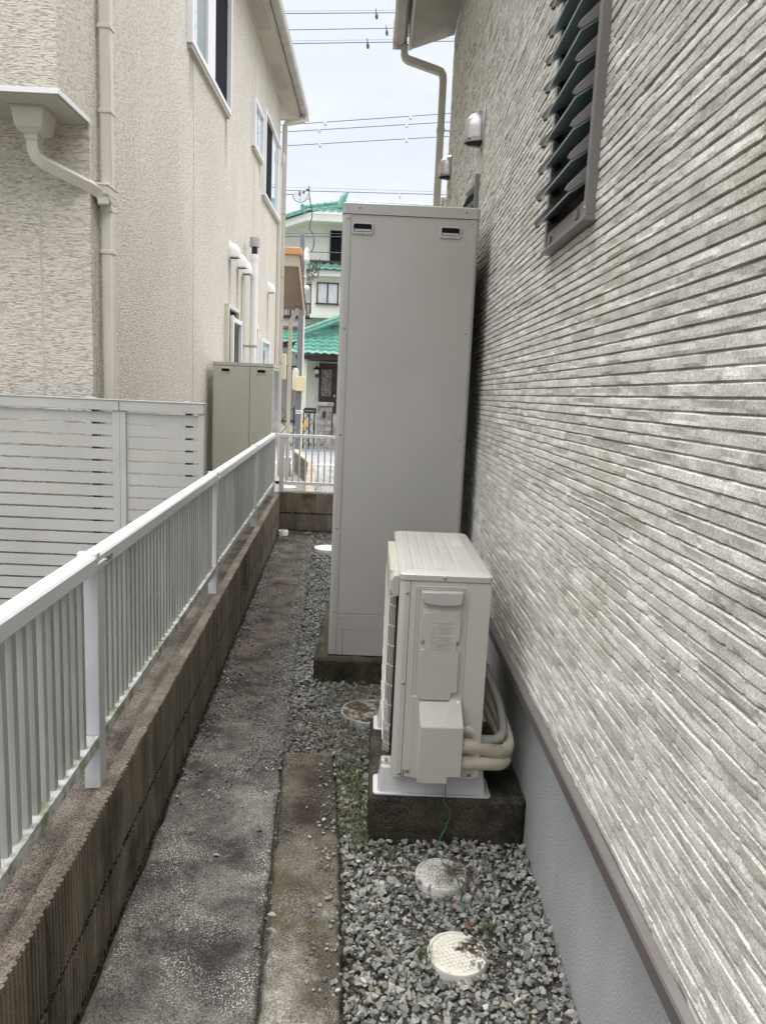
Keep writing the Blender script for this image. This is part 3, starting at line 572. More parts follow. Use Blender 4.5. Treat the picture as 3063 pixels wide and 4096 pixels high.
pad('concrete_pad', .032, .538, 2.205, 2.80, .165, 'near mossy concrete block carrying the white plastic feet of the outdoor unit', 33)

# ================= OUTDOOR HEAT PUMP UNIT =================
U = thing('heat_pump_unit', (.236, 2.53, .25), 'light grey outdoor heat pump unit with hoses beside the stone wall', 'outdoor unit')
ux0, ux1, uy0, uy1, uz0, uz1 = .098, .374, 2.18, 2.88, .25, .889
MB().prism(rrect(ux0, ux1, uy0+.001, uy1, .02), 2, uz0+.012, uz1).build('casing', ACP, U, smooth=True)
# front panel wraps the corner, with a vertical seam
fp = MB(); prf = [(ux0-.002, uy0+.30), (ux0-.002, uy0+.02)]+[(ux0-.002+.018*(1-math.cos(R(a))), uy0-.002+.018*(1-math.sin(R(a)))+.0) for a in range(0, 91, 15)][0:0]
arc = [(ux0-.002+.020*(1-math.cos(R(a))), uy0-.003+.020*(1-math.sin(R(a)))) for a in range(0, 91, 15)]
outer = [(ux0-.002, uy0+.05)]+arc+[(.1275, uy0-.003)]; inner = [(.1275, uy0+.004), (ux0+.012, uy0+.012), (ux0+.004, uy0+.05)]
fp.prism(outer+inner, 2, uz0, uz1-.002).build('front_corner_panel', ACP, U, smooth=True, ang=30)
MB().box(.117, .1185, uy0-.0036, uy0, uz0+.004, uz1-.004).build('panel_crease', ACD, U)
sp = MB(); sp.prism([(.1290, uz0+.002), (.1290, uz1-.002), (ux1-.006, uz1-.002), (ux1, uz1-.008), (ux1, uz0+.012), (ux1-.012, uz0), (.1290, uz0-.0)], 1, uy0-.002, uy0+.004).build('side_panel', ACP, U, bevel=.0015)
MB().box(.1272, .1292, uy0-.001, uy0+.006, uz0, uz1).build('panel_seam', BLACK, U)
ct = MB(); lo = rrect(ux0-.004, ux1+.004, uy0-.006, uy1+.004, .018); hi = rrect(ux0+.006, ux1-.006, uy0+.006, uy1-.006, .014)
ct.frustum([(x, y, uz1+.001) for x, y in lo], [(x, y, uz1+.017) for x, y in lo]); ct.frustum([(x, y, uz1+.017) for x, y in lo], [(x, y, uz1+.022) for x, y in hi])
top = ct.build('top_panel', ACTOP, U, smooth=True, ang=25)
rb = MB()
for a in (.112, .145, .178, .211, .244): rb.frustum([(a, uy0+.045, uz1+.021), (a+.027, uy0+.045, uz1+.021), (a+.027, uy1-.02, uz1+.021), (a, uy1-.02, uz1+.021)], [(a+.003, uy0+.05, uz1+.0250), (a+.024, uy0+.05, uz1+.0250), (a+.024, uy1-.025, uz1+.0250), (a+.003, uy1-.025, uz1+.0250)])
rb.frustum([(.277, uy0+.045, uz1+.021), (.345, uy0+.045, uz1+.021), (.345, uy1-.02, uz1+.021), (.277, uy1-.02, uz1+.021)], [(.283, uy0+.05, uz1+.0250), (.341, uy0+.05, uz1+.0250), (.341, uy1-.025, uz1+.0250), (.283, uy1-.025, uz1+.0250)])
rb.build('pressed_rib', ACTOP, top, smooth=False)
MB().box(.297, .333, 2.60, 2.70, uz1+.0252, uz1+.0258).build('rating_label', ACP, top)
MB().box(ux0+.004, ux1-.004, uy0+.004, uy1-.004, uz1-.004, uz1+.003).build('top_seam', BLACK, U)
# embossed frame on the side panel
def ring(mb, P0, w, y0, y1):    # raised bead following an open path in x,z
    for a, b in zip(P0[:-1], P0[1:]):
        a = Vector((a[0], 0, a[1])); b = Vector((b[0], 0, b[1])); d = (b-a).normalized(); n_ = Vector((d.z, 0, -d.x))*w/2
        mb.add([(a+n_+Vector((0, y0, 0))), (b+n_+Vector((0, y0, 0))), (b-n_+Vector((0, y0, 0))), (a-n_+Vector((0, y0, 0))), (a+n_*.3+Vector((0, y1, 0))), (b+n_*.3+Vector((0, y1, 0))), (b-n_*.3+Vector((0, y1, 0))), (a-n_*.3+Vector((0, y1, 0)))], [(0, 1, 2, 3), (4, 7, 6, 5), (0, 4, 5, 1), (1, 5, 6, 2), (2, 6, 7, 3), (3, 7, 4, 0)])
e_ = MB(); ys_ = uy0-.002
ring(e_, [(.147, .53), (.146, .860), (.147, .865), (.151, .869), (.155, .8705), (.293, .8715), (.298, .869), (.302, .864), (.303, .858), (.3045, .53)], .0035, ys_, ys_-.0028)
ring(e_, [(.1565, .53), (.155, .856), (.158, .861), (.163, .863), (.290, .864), (.294, .861), (.2955, .856), (.2965, .53)], .003, ys_, ys_-.0022)
e_.build('embossed_frame', ACP, U)
# service cover: raised plate with grip, recess and notches
cvp = [(.169, .512), (.169, .672), (.1715, .674), (.179, .674), (.179, .703), (.1695, .705), (.169, .781), (.175, .790), (.279, .790), (.287, .781), (.2865, .705), (.2765, .703), (.277, .674), (.2865, .672), (.288, .538), (.270, .536), (.268, .512)]
sc = MB().prism([(x, z) for x, z in cvp], 1, uy0-.010, uy0-.001).build('service_cover', ACD, U, bevel=.0018)
hg = [(.161, .861), (.163, .838), (.168, .826), (.185, .8215), (.225, .8185), (.262, .8195), (.284, .8235), (.288, .832), (.2895, .862)]
MB().frustum([(x, uy0-.001, z) for x, z in hg], [(x*.97+.0068, uy0-.022, z*.985+.0105) for x, z in hg]).build('grip', ACTOP, sc, bevel=.003)
MB().prism([(.164, .826), (.287, .826), (.287, .800), (.283, .791), (.168, .791), (.164, .800)], 1, uy0-.0045, uy0-.0015).build('grip_recess', ACD, sc)
MB().add([(.166, uy0-.0048, .803), (.286, uy0-.0048, .803), (.281, uy0-.0102, .789), (.171, uy0-.0102, .789)], [(0, 1, 2, 3)]).build('recess_slope', ACTOP, sc)
em = MB(); ye = uy0-.0101
for z in (.762, .7505, .7185, .6985, .6785): ring(em, [(.194, z), (.265, z)], .0018, ye, ye-.0014)
for z in (.724, .704, .684): ring(em, [(.1955, z), (.205, z+.0155 if z < .72 else z+.020), (.2145, z), (.1955, z)], .0018, ye, ye-.0014)
for z in (.7555, .744, .738, .732, .726, .712, .707, .702, .692, .687, .683):
    x = .219
    while x < .257-(.01 if z in (.707, .687) else 0): em.box(x, x+.0022, ye-.0012, ye, z, z+.0024); x += .0031
ring(em, [(.2055, .735), (.2045, .731), (.2063, .731), (.2052, .727)], .0011, ye, ye-.0007)
ring(em, [(.203, .708), (.2075, .708)], .0012, ye, ye-.0007); em.dome((.205, ye, .688), .0022, 8, (0, -1, 0), .3)
em.build('embossed_warning', ACD, sc)
for x, z in ((.1735, .694), (.2830, .694)): MB().dome((x, uy0-.003, z), .004, 10, (0, -1, 0)).build('screw', SCREW, sc, smooth=True)
# valve cover
y1_, y2_ = uy0-.006, uy0-.062
vc = MB()
vc.add([(.172, y1_, .508), (.263, y1_, .508), (.177, y2_, .446), (.244, y2_, .446), (.309, y2_, .447), (.272, y1_, .519), (.303, y1_, .519), (.305, uy0-.02, .50),
        (.177, y2_, .262), (.268, y2_, .262), (.268, y2_, .284), (.310, y2_, .285), (.172, y1_, .258), (.268, y1_, .258), (.268, y1_, .284), (.310, y1_, .285)],
       [(0, 1, 3, 2), (1, 5, 6, 7, 4, 3), (2, 3, 4, 11, 10, 9, 8), (0, 2, 8, 12), (12, 8, 9, 13), (13, 9, 10, 14), (14, 10, 11, 15), (4, 7, 6, 15, 11)])
vco = vc.build('valve_cover', ACD, U, bevel=.003)
fl = MB(); fl.prism([(.152, .522), (.166, .522), (.171, .510), (.180, .506), (.180, .25), (.160, .25), (.154, .258), (.156, .495), (.153, .495)], 1, uy0-.0085, uy0-.002).build('cover_flange', ACD, vco, bevel=.002)
MB().prism([(.255, .508), (.272, .5215), (.304, .5215), (.304, .49), (.26, .49)], 1, uy0-.0075, uy0-.002).build('cover_lip', ACD, vco, bevel=.001)
MB().dome((.2925, uy0-.0105, .5045), .0075, 14, (0, -1, 0), .7).build('cover_screw', WHITE, vco, smooth=True)
MB().prism([(.26, .262), (.275, .262), (.28, .275), (.27, .285)], 1, uy0-.03, uy0-.003).build('cable_boss', ACD, vco, bevel=.003)
for x, z in ((.1195, .849), (.1205, .561), (.1225, .262)): MB().dome((x, uy0-.003, z), .0052, 12, (0, -1, 0), .75).build('screw', SCREW, U, smooth=True)
MB().dome((.231, uy0-.006, .900), .0052, 12, (0, -1, 0), .75).build('screw', SCREW, U, smooth=True)
for x, z in ((.147, .269), (.343, .263)): MB().box(x-.0065, x+.0065, uy0-.0035, uy0, z-.005, z+.006).build('slot', SCREW, U, bevel=.001)
MB().box(.1335, .136, uy0-.0035, uy0, .25, .275).build('slot', BLACK, U)
# base rim and legs
bs_ = MB().box(ux0+.03, ux1-.004, uy0+.02, uy1-.02, uz0-.004, uz0+.02); bs_.build('base_pan', ACD, U)
for y in (2.285, 2.73): MB().box(.066, .404, y-.016, y+.016, uz0-.002, uz0+.004).build('leg', ACP, U, bevel=.002)
# front grille: horizontal rings seen edge-on, vertical wires, top grip
gr = MB(); gx = ux0-.004
for k in range(9):
    z = uz0+.075+k*.066
    if z > .83: break
    gr.tube([(gx, uy0+.06, z), (gx-.020, uy0+.075, z), (gx-.026, uy0+.10, z), (gx-.026, uy0+.60, z)], .0018, 5)
for k in range(14):
    y = uy0+.075+k*.04; gr.tube([(gx, y, uz0+.05), (gx-.024, y, uz0+.07), (gx-.027, y, uz0+.55), (gx-.012, y, uz0+.585)], .0016, 5)
for k in range(5): gr.tube([(gx-.003-k*.0055, uy0+.062+k*.002, uz0+.05), (gx-.003-k*.0055, uy0+.062+k*.002, uz0+.57)], .0014, 5)
gro = gr.build('fan_grille', CREAM, U, smooth=True)
MB().box(gx-.004, gx+.006, uy0+.04, uy1-.03, uz0+.05, uz1-.015).build('fan_recess', DARK, gro)
gt = MB()
for k in range(26): gt.box(gx-.026, gx, uy0+.10+k*.018, uy0+.110+k*.018, uz0+.575, uz1+.005)
gt.build('grille_louvre', CREAM, gro)
MB().prism([(gx+.002, uz1-.058), (gx-.020, uz1-.066), (gx-.027, uz1-.01), (gx-.015, uz1+.008), (gx+.002, uz1+.008)], 1, uy0+.022, uy0+.092).build('front_grip', ACTOP, U, bevel=.004)
# hoses
def hose(pts, r, amp, pitch, mat, name='insulated_hose', n=14):
    c = cat(pts, 14); out_ = [c[0]]; 
    L_ = 0; res = [(0, c[0])]
    for a, b in zip(c[:-1], c[1:]): L_ += (b-a).length; res.append((L_, b))
    ss = np.arange(0, L_, pitch/3.0 if amp else .006); xs = [q[0] for q in res]; cc = [Vector([float(np.interp(s, xs, [q[1][k] for q in res])) for k in range(3)]) for s in ss]
    rr = [r+amp*math.cos(2*math.pi*s/pitch) for s in ss] if amp else [r]*len(ss)
    return MB().tube(cc, r, n, rr=rr).build(name, mat, U, smooth=True, ang=80)
hose([(.285, 2.155, .425), (.33, 2.175, .415), (.375, 2.21, .372), (.415, 2.26, .345), (.450, 2.30, .332), (.474, 2.345, .345), (.470, 2.42, .40), (.445, 2.50, .46), (.405, 2.62, .54), (.385, 2.68, .58)], 0.0135, .0019, .0070, HOSEG, 'drain_hose')
hose([(.28, 2.155, .375), (.33, 2.17, .368), (.39, 2.215, .336), (.45, 2.27, .300), (.490, 2.33, .292), (.487, 2.42, .325), (.455, 2.52, .385), (.42, 2.62, .44), (.39, 2.70, .50)], 0.0222, .0013, .0075, HOSE)
hose([(.28, 2.155, .315), (.33, 2.17, .312), (.40, 2.21, .290), (.46, 2.27, .262), (.486, 2.34, .258), (.478, 2.43, .29), (.44, 2.54, .35), (.41, 2.64, .40), (.39, 2.72, .42)], 0.0212, .0013, .0075, HOSE)
def tie(c, a, b, r1):
    c = Vector(c); pts = [c+Vector(a)*math.cos(t)+Vector(b)*math.sin(t) for t in np.linspace(0, 2*math.pi, 22)]; MB().tube(pts, r1, 5).build('cable_tie', TIE, U, smooth=True)
tie((.440, 2.275, .298), (.018, -.028, .052), (-.012, .03, -.0), .0016); tie((.435, 2.545, .44), (.01, .0, .055), (.03, 0.02, .0), .0014)
def foot(y, label):
    F_ = thing('plastic_foot', (.236, y, .165), label, 'equipment foot', 'white plastic feet under the heat pump'); x0, x1, h = .047, .418, .082
    f = MB(); lo = [(x, yy, .170) for x, yy in rrect(x0+.010, x1-.010, y-.052, y+.052, .012)]; hi = [(x, yy, .170+h-.002) for x, yy in rrect(x0+.020, x1-.020, y-.040, y+.040, .010)]
    f.frustum(lo, hi); f.build('foot_block', FOOT, F_, smooth=True, ang=30)
    MB().prism(rrect(x0-.004, x1+.006, y-.062, y+.062, .014), 2, .1662, .1725).build('foot_flange', FOOT, F_, bevel=.0015)
    q = MB()
    for x in (.155, .265, .372): q.add([(x-.001, y-.051, .172), (x+.001, y-.051, .172), (x+.001, y-.061, .172), (x-.001, y-.061, .172), (x-.001, y-.0495, .186), (x+.001, y-.0495, .186)], [(0, 3, 4), (1, 5, 2), (3, 2, 5, 4), (0, 1, 2, 3), (0, 4, 5, 1)])
    q.build('foot_rib', FOOT, F_)
    r_ = MB(); pts = [Vector((.085+.018*math.cos(t)+(.008 if math.cos(t) > 0 else -.008), y+.014*math.sin(t), .170+h-.001)) for t in np.linspace(0, 2*math.pi, 20)]
    r_.tube(pts, .0022, 5).build('bolt_slot', SCREW, F_); MB().lathe((.083, y, .170+h-.002), [(.0055, 0), (.0055, .010), (.0, .010)], 6).build('bolt', STEEL, F_)
    MB().lathe((.396, y, .170+h-.002), [(.0055, 0), (.0055, .012), (.0, .012)], 6).build('bolt', STEEL, F_)
foot(2.272, 'nearer of the two white plastic feet under the outdoor unit'); foot(2.735, 'farther white plastic foot under the outdoor unit, by its fan grille')
tag(MB().tube(cat([(.268, 2.158, .262), (.270, 2.165, .22), (.272, 2.17, .19), (.268, 2.178, .175), (.272, 2.17, .168), (.29, 2.185, .140), (.293, 2.19, .118), (.280, 2.19, .07), (.262, 2.17, .045), (.249, 2.121, .040), (.257, 2.08, .042), (.268, 2.04, .042), (.293, 1.993, .043), (.303, 1.937, .035), (.307, 1.861, .022)], 8), .0016, 6).build('earth_wire', GREEN, smooth=True), 'thin green wire hanging from the outdoor unit across a round cover', 'wire')

# ================= ROUND COVERS =================
def cover(c, r, z, label, mat, diamonds=True, rim=None, rotd=0):
    x, y = c; D_ = thing('inspection_cover', (x, y, z-.03), label, 'drain cover', 'round drain inspection covers')
    MB().lathe((x, y, z), [(r-.002, -.045), (r, -.044), (r, -.006), (r-.0015, -.0015), (r-.009, 0), (r-.0095, -.003)], 48).build('collar', rim or mat, D_, smooth=True, ang=40)
    MB().lathe((x, y, z), [(r-.0108, -.02), (r-.0105, -.0015), (r-.0115, -.0005), (r-.013, -.0005), (r-.014, -.0015), (0.0001, -.0015)], 48).build('lid', mat, D_, smooth=True, ang=40)
    if diamonds:
        q = MB(); p = r*.155; ca, sa = math.cos(rotd), math.sin(rotd)
        for i in range(-8, 9):
            for j in range(-8, 9):
                a = (i-j)*p*.75; b = (i+j)*p*.62
                if a*a+b*b > (r-.019)**2 or (i % 1): continue
                f = lambda k, l, h: (x+(a+k*p*.52)*ca-(b+l*p*.42)*sa, y+(a+k*p*.52)*sa+(b+l*p*.42)*ca, z+h)
                q.frustum([f(1, 0, -.0015), f(0, 1, -.0015), f(-1, 0, -.0015), f(0, -1, -.0015)], [f(.8, 0, .0008), f(0, .8, .0008), f(-.8, 0, .0008), f(0, -.8, .0008)])
        q.build('raised_pattern', mat, D_)
    return D_
CV1 = cover_mat('cover_plastic_stained', .44, (.72, .70, .63), (.305, 2.055)); CV2 = cover_mat('cover_plastic', .44, (.74, .71, .61), (.315, 1.735)); CV3 = cover_mat('cover_mossy', .55, (.36, .33, .26)); CV4 = cover_mat('cover_white', .28, (.80, .80, .78))
cover((.256, 2.033), .078, .021, 'round cream drain cover with the green wire lying across it', CV1, rotd=.3)
cover((.271, 1.714), .079, .021, 'nearest round cream drain cover, half covered by dirt and stones', CV2, rotd=-.35)
cover((.03, 3.155), .13, .030, 'dull round drain cover strewn with needles beside the low concrete pad', CV3, False, M('grey_collar', (.34, .34, .32), None, 9, .7))
cover((-.38, 6.62), .125, .040, 'white round cover in the gravel beside the tall cabinet', CV4)
cap_ = thing('pipe_cap', (-.855, 7.16, .02), 'small white pipe cap in the corner by the end block wall', 'pipe cap'); MB().lathe((-.855, 7.16, .0), [(.047, 0), (.047, .075), (.043, .08), (.0001, .08)], 28).build('cap', CV4, cap_, smooth=True, ang=40)
MB().lathe((-.855, 7.16, .08), [(.03, 0), (.03, .004), (.0001, .004)], 20).build('cap_top', M('faded_red', (.45, .25, .22), None, 20, .6), cap_)
cover((-1.56, 13.55), .16, -.315, 'flat pale disc cover in the gravel beyond the end wall', CV4, False)

for (x, y, z, a, s, lb) in [(.297, 2.045, .028, .4, .020, 'brown dead leaf lying on the round cover under the green wire'), (.305, 1.795, .034, 2.1, .016, 'small curled brown leaf at the far rim of the nearest round cover'), (-.62, 7.22, .05, 1.0, .05, 'rust brown dead leaf at the foot of the end block wall')]:
    ca, sa = math.cos(a), math.sin(a); lf = [(-1, 0, .1), (-.5, .38, .0), (.2, .42, .12), (1, 0, .25), (.2, -.40, .10), (-.5, -.34, .02), (0, 0, -.08)]
    q = MB(); vs = [(x+s*(u*ca-v_*sa), y+s*(u*sa+v_*ca), z+s*h*.8) for u, v_, h in lf]; q.add(vs+[(p[0], p[1], p[2]-.0006) for p in vs], [(6, 0, 1), (6, 1, 2), (6, 2, 3), (6, 3, 4), (6, 4, 5), (6, 5, 0), (13, 8, 7), (13, 9, 8), (13, 10, 9), (13, 11, 10), (13, 12, 11), (13, 7, 12)])
    tag(q.build('dead_leaf', LEAF), lb, 'leaf', 'dead leaves')
# ================= BLOCK WALLS =================
def ribbed(name, P, v0, v1, z0, zj, z1, thick, bl, off, label, inner=True):
    # P(u,v,z): frame; ribbed face at u=0, v along, thickness towards -u
    pit = .0175; sub = 8; n = int((v1-v0)/pit*sub); vv = np.linspace(v0, v1, n)
    zz = np.array([z0, zj-.008, zj-.0065, zj+.0065, zj+.008, z1-.020, z1-.0015, z1]); VV, ZZ_ = np.meshgrid(vv, zz)
    rib = .0055*np.clip(3.2*np.abs(((VV/pit) % 1)*2-1)-.5, 0, 1)-.004+(vnoise(VV/pit*.5, ZZ_*6, 31)-.5)*.003
    course = (ZZ_ > zj).astype(int); ph = ((VV-off-course*0.0)/bl) % 1; dj = np.minimum(ph, 1-ph)*bl; rib = np.where(dj < .006, -.009, rib)
    rib = np.where(np.abs(ZZ_-zj) < .007, -.012+.004*vnoise(VV*40, ZZ_*9, 17), rib); rib = rib+(vnoise(VV*70, ZZ_*40, 4)-.5)*.002
    U_ = rib; wob = np.where(ZZ_ >= z1-.003, (vnoise(VV*60, VV*0, 12)-.5)*.004, 0)
    V = np.array([P(a, b, c) for a, b, c in zip(U_.ravel(), VV.ravel(), (ZZ_+wob).ravel())])
    F = gridf(len(zz), n); W = thing(name, P(-thick/2, (v0+v1)/2, z0), label, 'block wall', 'low ribbed block walls')
    npmesh('ribbed_face', V, F, BLOCK, W)
    # top: rough cap from the serrated edge back
    us = np.array([0, -.004, -.02, -.04, -.07, -.10, -thick+.004, -thick, -thick]); TT = []
    for k, u in enumerate(us):
        z = z1-.0004+(vnoise(vv*25, vv*0+k, 14)-.5)*.004*(k > 0)
        if k == len(us)-2: z = z-.006
        if k == len(us)-1: z = z*0+z0-.3
        uu = U_[-1] if k == 0 else vv*0+u
        TT.append([P(a, b, c) for a, b, c in zip(uu, vv, np.broadcast_to(z+(wob[-1] if k == 0 else 0), vv.shape))])
    TT = np.array(TT); npmesh('coping_edge', TT[:4].reshape(-1, 3), gridf(4, n), BLOCKEDGE, W); npmesh('coping', TT[3:].reshape(-1, 3), gridf(len(us)-3, n), BLOCKTOP, W)
    mbe = MB(); mbe.add([P(-.008, v0, z0), P(-thick, v0, z0), P(-thick, v0, z1-.004), P(-.008, v0, z1-.004), P(-.008, v1, z0), P(-thick, v1, z0), P(-thick, v1, z1-.004), P(-.008, v1, z1-.004)], [(0, 1, 2, 3), (4, 7, 6, 5), (0, 4, 5, 1)]); mbe.build('end_face', BLOCKTOP, W)
    return W
ribbed('block_wall', LF, .15, 7.44, -.05, .212, .42, .135, .40, .11, 'long low ribbed block wall running along the left of the path')
BP = lambda u, v, z: (-.94+v, 7.41-u, z)    # face towards the camera
def BPf(u, v, z): return (-.94+v, 7.41-u, z)
W2 = ribbed('block_wall', BPf, .012, 2.0, .02, .212, .42, .14, .40, .375, 'short ribbed block wall closing the far end of the path')
MB().box(-.93, 1.0, 7.40, 7.52, -.1, .022).build('footing', BLOCKTOP, W2)
# wall end fix: beyond-left grass etc.

# ================= PICKET FENCE =================
FN = thing('picket_fence', LF(-.053, 4, .42), 'long white aluminium picket fence on top of the left block wall', 'fence')
posts = [-.06, 1.76, 3.60, 5.46, 7.10]
for k, v in enumerate(posts):
    p = lbox(MB(), -.073, -.033, v, v+.045, .415, 1.0); po = p.build('post', ALU, FN, bevel=.002)
    lbox(MB(), -.077, -.028, v-.006, v+.05, 1.0, 1.0075).build('post_cap', WHITE, po, bevel=.002)
for k in range(4):
    a, b = posts[k]+.045, posts[k+1]
    tr = MB(); prf_ = [(-.076, .988), (-.076, 1.020), (-.066, 1.030), (-.036, 1.026), (-.031, 1.020), (-.031, .988)]
    vs = [LF(u, a-.05, z) for u, z in prf_]+[LF(u, b+.0, z) for u, z in prf_]; n = len(prf_)
    tr.add(vs, [tuple(range(n))[::-1], tuple(range(n, 2*n))]+[(i, (i+1) % n, n+(i+1) % n, n+i) for i in range(n)]); tr.build('top_rail', RAILW, FN, bevel=.0008)
    br = MB(); lbox(br, -.071, -.035, a+.002, b-.002, .530, .562); br.build('bottom_rail', RAILM, FN, bevel=.0015)
    lbox(MB(), -.0775, -.0295, b-.012, b+.012, 1.012, 1.0325).build('rail_joint', RAILW, FN, bevel=.002)
    pk = MB(); nb_ = int(round((b-a)/.0465)); st = (b-a)/nb_
    for i in range(nb_-1):
        v = a+st*(i+.55); lbox(pk, -.061, -.047, v-.0095, v+.0095, .562, .990)
    pk.build('picket_panel', PICK, FN)
MB().add([], []) 
lt = MB(); lbox(lt, -.031, -.0285, 1.83, 1.87, .996, 1.008); lt.dome(LF(-.029, 1.82, 1.0), .004, 8, (1, 0, 0)); lt.build('rail_bracket', SCREW, FN)
FB = thing('end_fence', (-.4, 7.44, .42), 'short white aluminium fence on the end block wall facing the street', 'fence')
for x in (-.945, 1.0):
    MB().box(x, x+.045, 7.45, 7.49, .41, 1.0).build('post', ALU, FB, bevel=.002)
MB().box(-.98, 1.05, 7.445, 7.495, .975, 1.005).build('top_rail', WHITE, FB, bevel=.002); MB().box(-.98, 1.0, 7.452, 7.488, .497, .528).build('bottom_rail', WHITE, FB, bevel=.002)
pk = MB(); x = -.88
while x < .95: pk.box(x, x+.0145, 7.458, 7.482, .528, .975); x += .0632
pk.build('picket_panel', ALU, FB)
MB().box(-.995, -.94, 7.452, 7.47, .975, .999).box(-.995, -.94, 7.452, 7.47, .50, .528).build('corner_bracket', STEEL, FB, bevel=.001)

# ================= SLAT FENCE (neighbour) =================
SF = thing('slat_fence', (-2.3, 4.27, .1), 'tall grey horizontal slat screen fence in front of the cream house', 'fence'); yF = 4.25
MB().box(-5.2, -1.448, yF-.02, yF+.03, 1.283, 1.338).build('top_rail', SLAT, SF, bevel=.002); MB().box(-1.444, -.968, yF-.02, yF+.03, 1.283, 1.338).build('top_rail', SLAT, SF, bevel=.002)
MB().box(-5.2, -.966, yF-.024, yF+.034, 1.338, 1.345).build('rail_cap', SLAT, SF, bevel=.002)
MB().box(-1.487, -1.4465, yF-.012, yF+.01, .10, 1.283).box(-1.4455, -1.412, yF-.012, yF+.01, .10, 1.283).build('seam_post', SLAT, SF, bevel=.002)
MB().box(-1.003, -.970, yF-.012, yF+.02, .0, 1.283).build('end_post', SLAT, SF, bevel=.002)
for a, b in ((-5.2, -1.487), (-1.412, -1.003)):
    q = MB(); z = 1.270-.056
    while z > .08: q.box(a, b, yF, yF+.010, z, z+.0585); z -= .0705
    q.build('slat_panel', SLAT, SF)
for x in (-1.62, -1.085, -3.2): MB().box(x, x+.035, yF+.03, yF+.075, -.1, 1.30).build('back_post', BROWN, SF)
MB().box(-1.63, -1.585, yF+.0, yF+.04, 1.330, 1.352).box(-1.09, -1.05, yF, yF+.04, 1.330, 1.352).build('clip', SLAT, SF, bevel=.003)
MB().box(-5.2, -.95, yF-.03, yF+.09, -.3, .09).build('base_wall', BLOCK, SF)

# ================= CREAM STUCCO HOUSE (left) =================
H2 = thing('stucco_house', (-4, 8, -.2), 'cream combed-stucco two storey house behind the fences on the left', 'house')
XH, YC, YU, YE = -1.72, 4.58, 4.155, 12.75
hb = MB(); hb.add([(XH, YC, -.4), (-9, YC, -.4), (XH, YC, 2.93), (-9, YC, 2.93), (XH, YE, -.4), (XH, YE, 2.93), (-9, YE, -.4), (-9, YE, 6.0), (XH, YE, 5.93), (XH, YU, 2.93), (XH, YU, 5.93), (-9, YU, 2.93), (-9, YU, 6.0)],
       [(0, 2, 3, 1), (0, 4, 5, 2), (5, 8, 10, 9, 2), (9, 10, 12, 11), (4, 6, 7, 8, 5), (9, 11, 3, 2)]); hb.build('stucco_wall', STUC, H2)
jt = MB()
for y in (7.05, 10.3): jt.box(XH-.01, XH+.0012, y-.004, y+.004, -.3, 5.9)
jt.box(-1.72-.30, -1.72-.288, YC-.0015, YC+.01, -.3, 2.9); jt.box(XH-.01, XH+.0015, YC+.055, YC+.060, -.3, 2.9); jt.box(-2.085, -2.077, YU-.0015, YU+.01, 2.95, 5.9)
for z in (2.34, 2.62, 2.05): jt.box(-8, -2.022, YC-.0012, YC+.01, z, z+.002)
jt.build('wall_joint', CREAMG, H2)
sl = MB().prism([(XH+.004, 2.905), (-9, 2.905), (-9, 2.927), (XH+.004, 2.927)], 1, YU-.006, YC+.002); MB().box(-9, XH-.006, YU+.006, YC, 2.898, 2.926).build('overhang_soffit', SOFF, H2)
MB().box(-9, XH+.010, YU-.010, YU-.001, 2.903, 2.930).box(XH+.001, XH+.010, YU-.001, YC+.0, 2.903, 2.930).build('soffit_trim', WHITE, H2, bevel=.0015)
# rainwater hopper, branch pipe and downpipe
hp = MB(); hz = 2.898
def sq(x0, x1, y0, y1, z): return [(x0, y0, z), (x1, y0, z), (x1, y1, z), (x0, y1, z)]
hp.frustum(sq(-2.03, -1.88, 4.33, 4.48, hz-.105), sq(-2.045, -1.865, 4.315, 4.495, hz-.004)); hp.frustum(sq(-2.0, -1.915, 4.36, 4.45, hz-.13), sq(-2.03, -1.88, 4.33, 4.48, hz-.105))
hpo = hp.build('rain_hopper', CREAM, H2, bevel=.006)
MB().box(-2.06, -1.85, 4.30, 4.51, hz-.006, hz-.001).build('hopper_flange', SOFF, hpo, bevel=.002); MB().box(-1.995, -1.92, 4.365, 4.445, hz-.155, hz-.125).build('hopper_outlet', CREAM, hpo, bevel=.004)
MB().tube([(-1.957, 4.405, hz-.15), (-1.957, 4.405, hz-.20), (-1.948, 4.415, hz-.235), (-1.925, 4.43, hz-.258), (-1.72, 4.60, hz-.335), (-1.690, 4.63, hz-.35), (-1.672, 4.650, hz-.375), (-1.668, 4.655, hz-.42)], .033, sq=True).build('branch_pipe', CREAM, H2, bevel=.007)
d1 = MB().box(-1.702, -1.636, 4.70, 4.765, -.2, 2.46).box(-1.702, -1.636, 4.70, 4.765, 2.55, 6.0).build('downpipe', CREAM, H2, bevel=.009)
fu = MB(); fu.frustum(sq(-1.705, -1.633, 4.69, 4.77, 2.45), sq(-1.705, -1.633, 4.69, 4.77, 2.49)); fu.frustum(sq(-1.705, -1.633, 4.69, 4.77, 2.49), sq(-1.718, -1.628, 4.61, 4.775, 2.53)); fu.frustum(sq(-1.718, -1.628, 4.61, 4.775, 2.53), sq(-1.718, -1.628, 4.605, 4.775, 2.585)); fu.box(-1.724, -1.622, 4.598, 4.782, 2.578, 2.592)
fu.build('junction_funnel', CREAM, d1, bevel=.005)
for z in (3.48, 3.02, 2.22): MB().box(-1.708, -1.630, 4.694, 4.771, z-.012, z+.012).box(-1.72, -1.70, 4.72, 4.74, z-.004, z+.004).build('pipe_clip', CREAM, d1, bevel=.003)
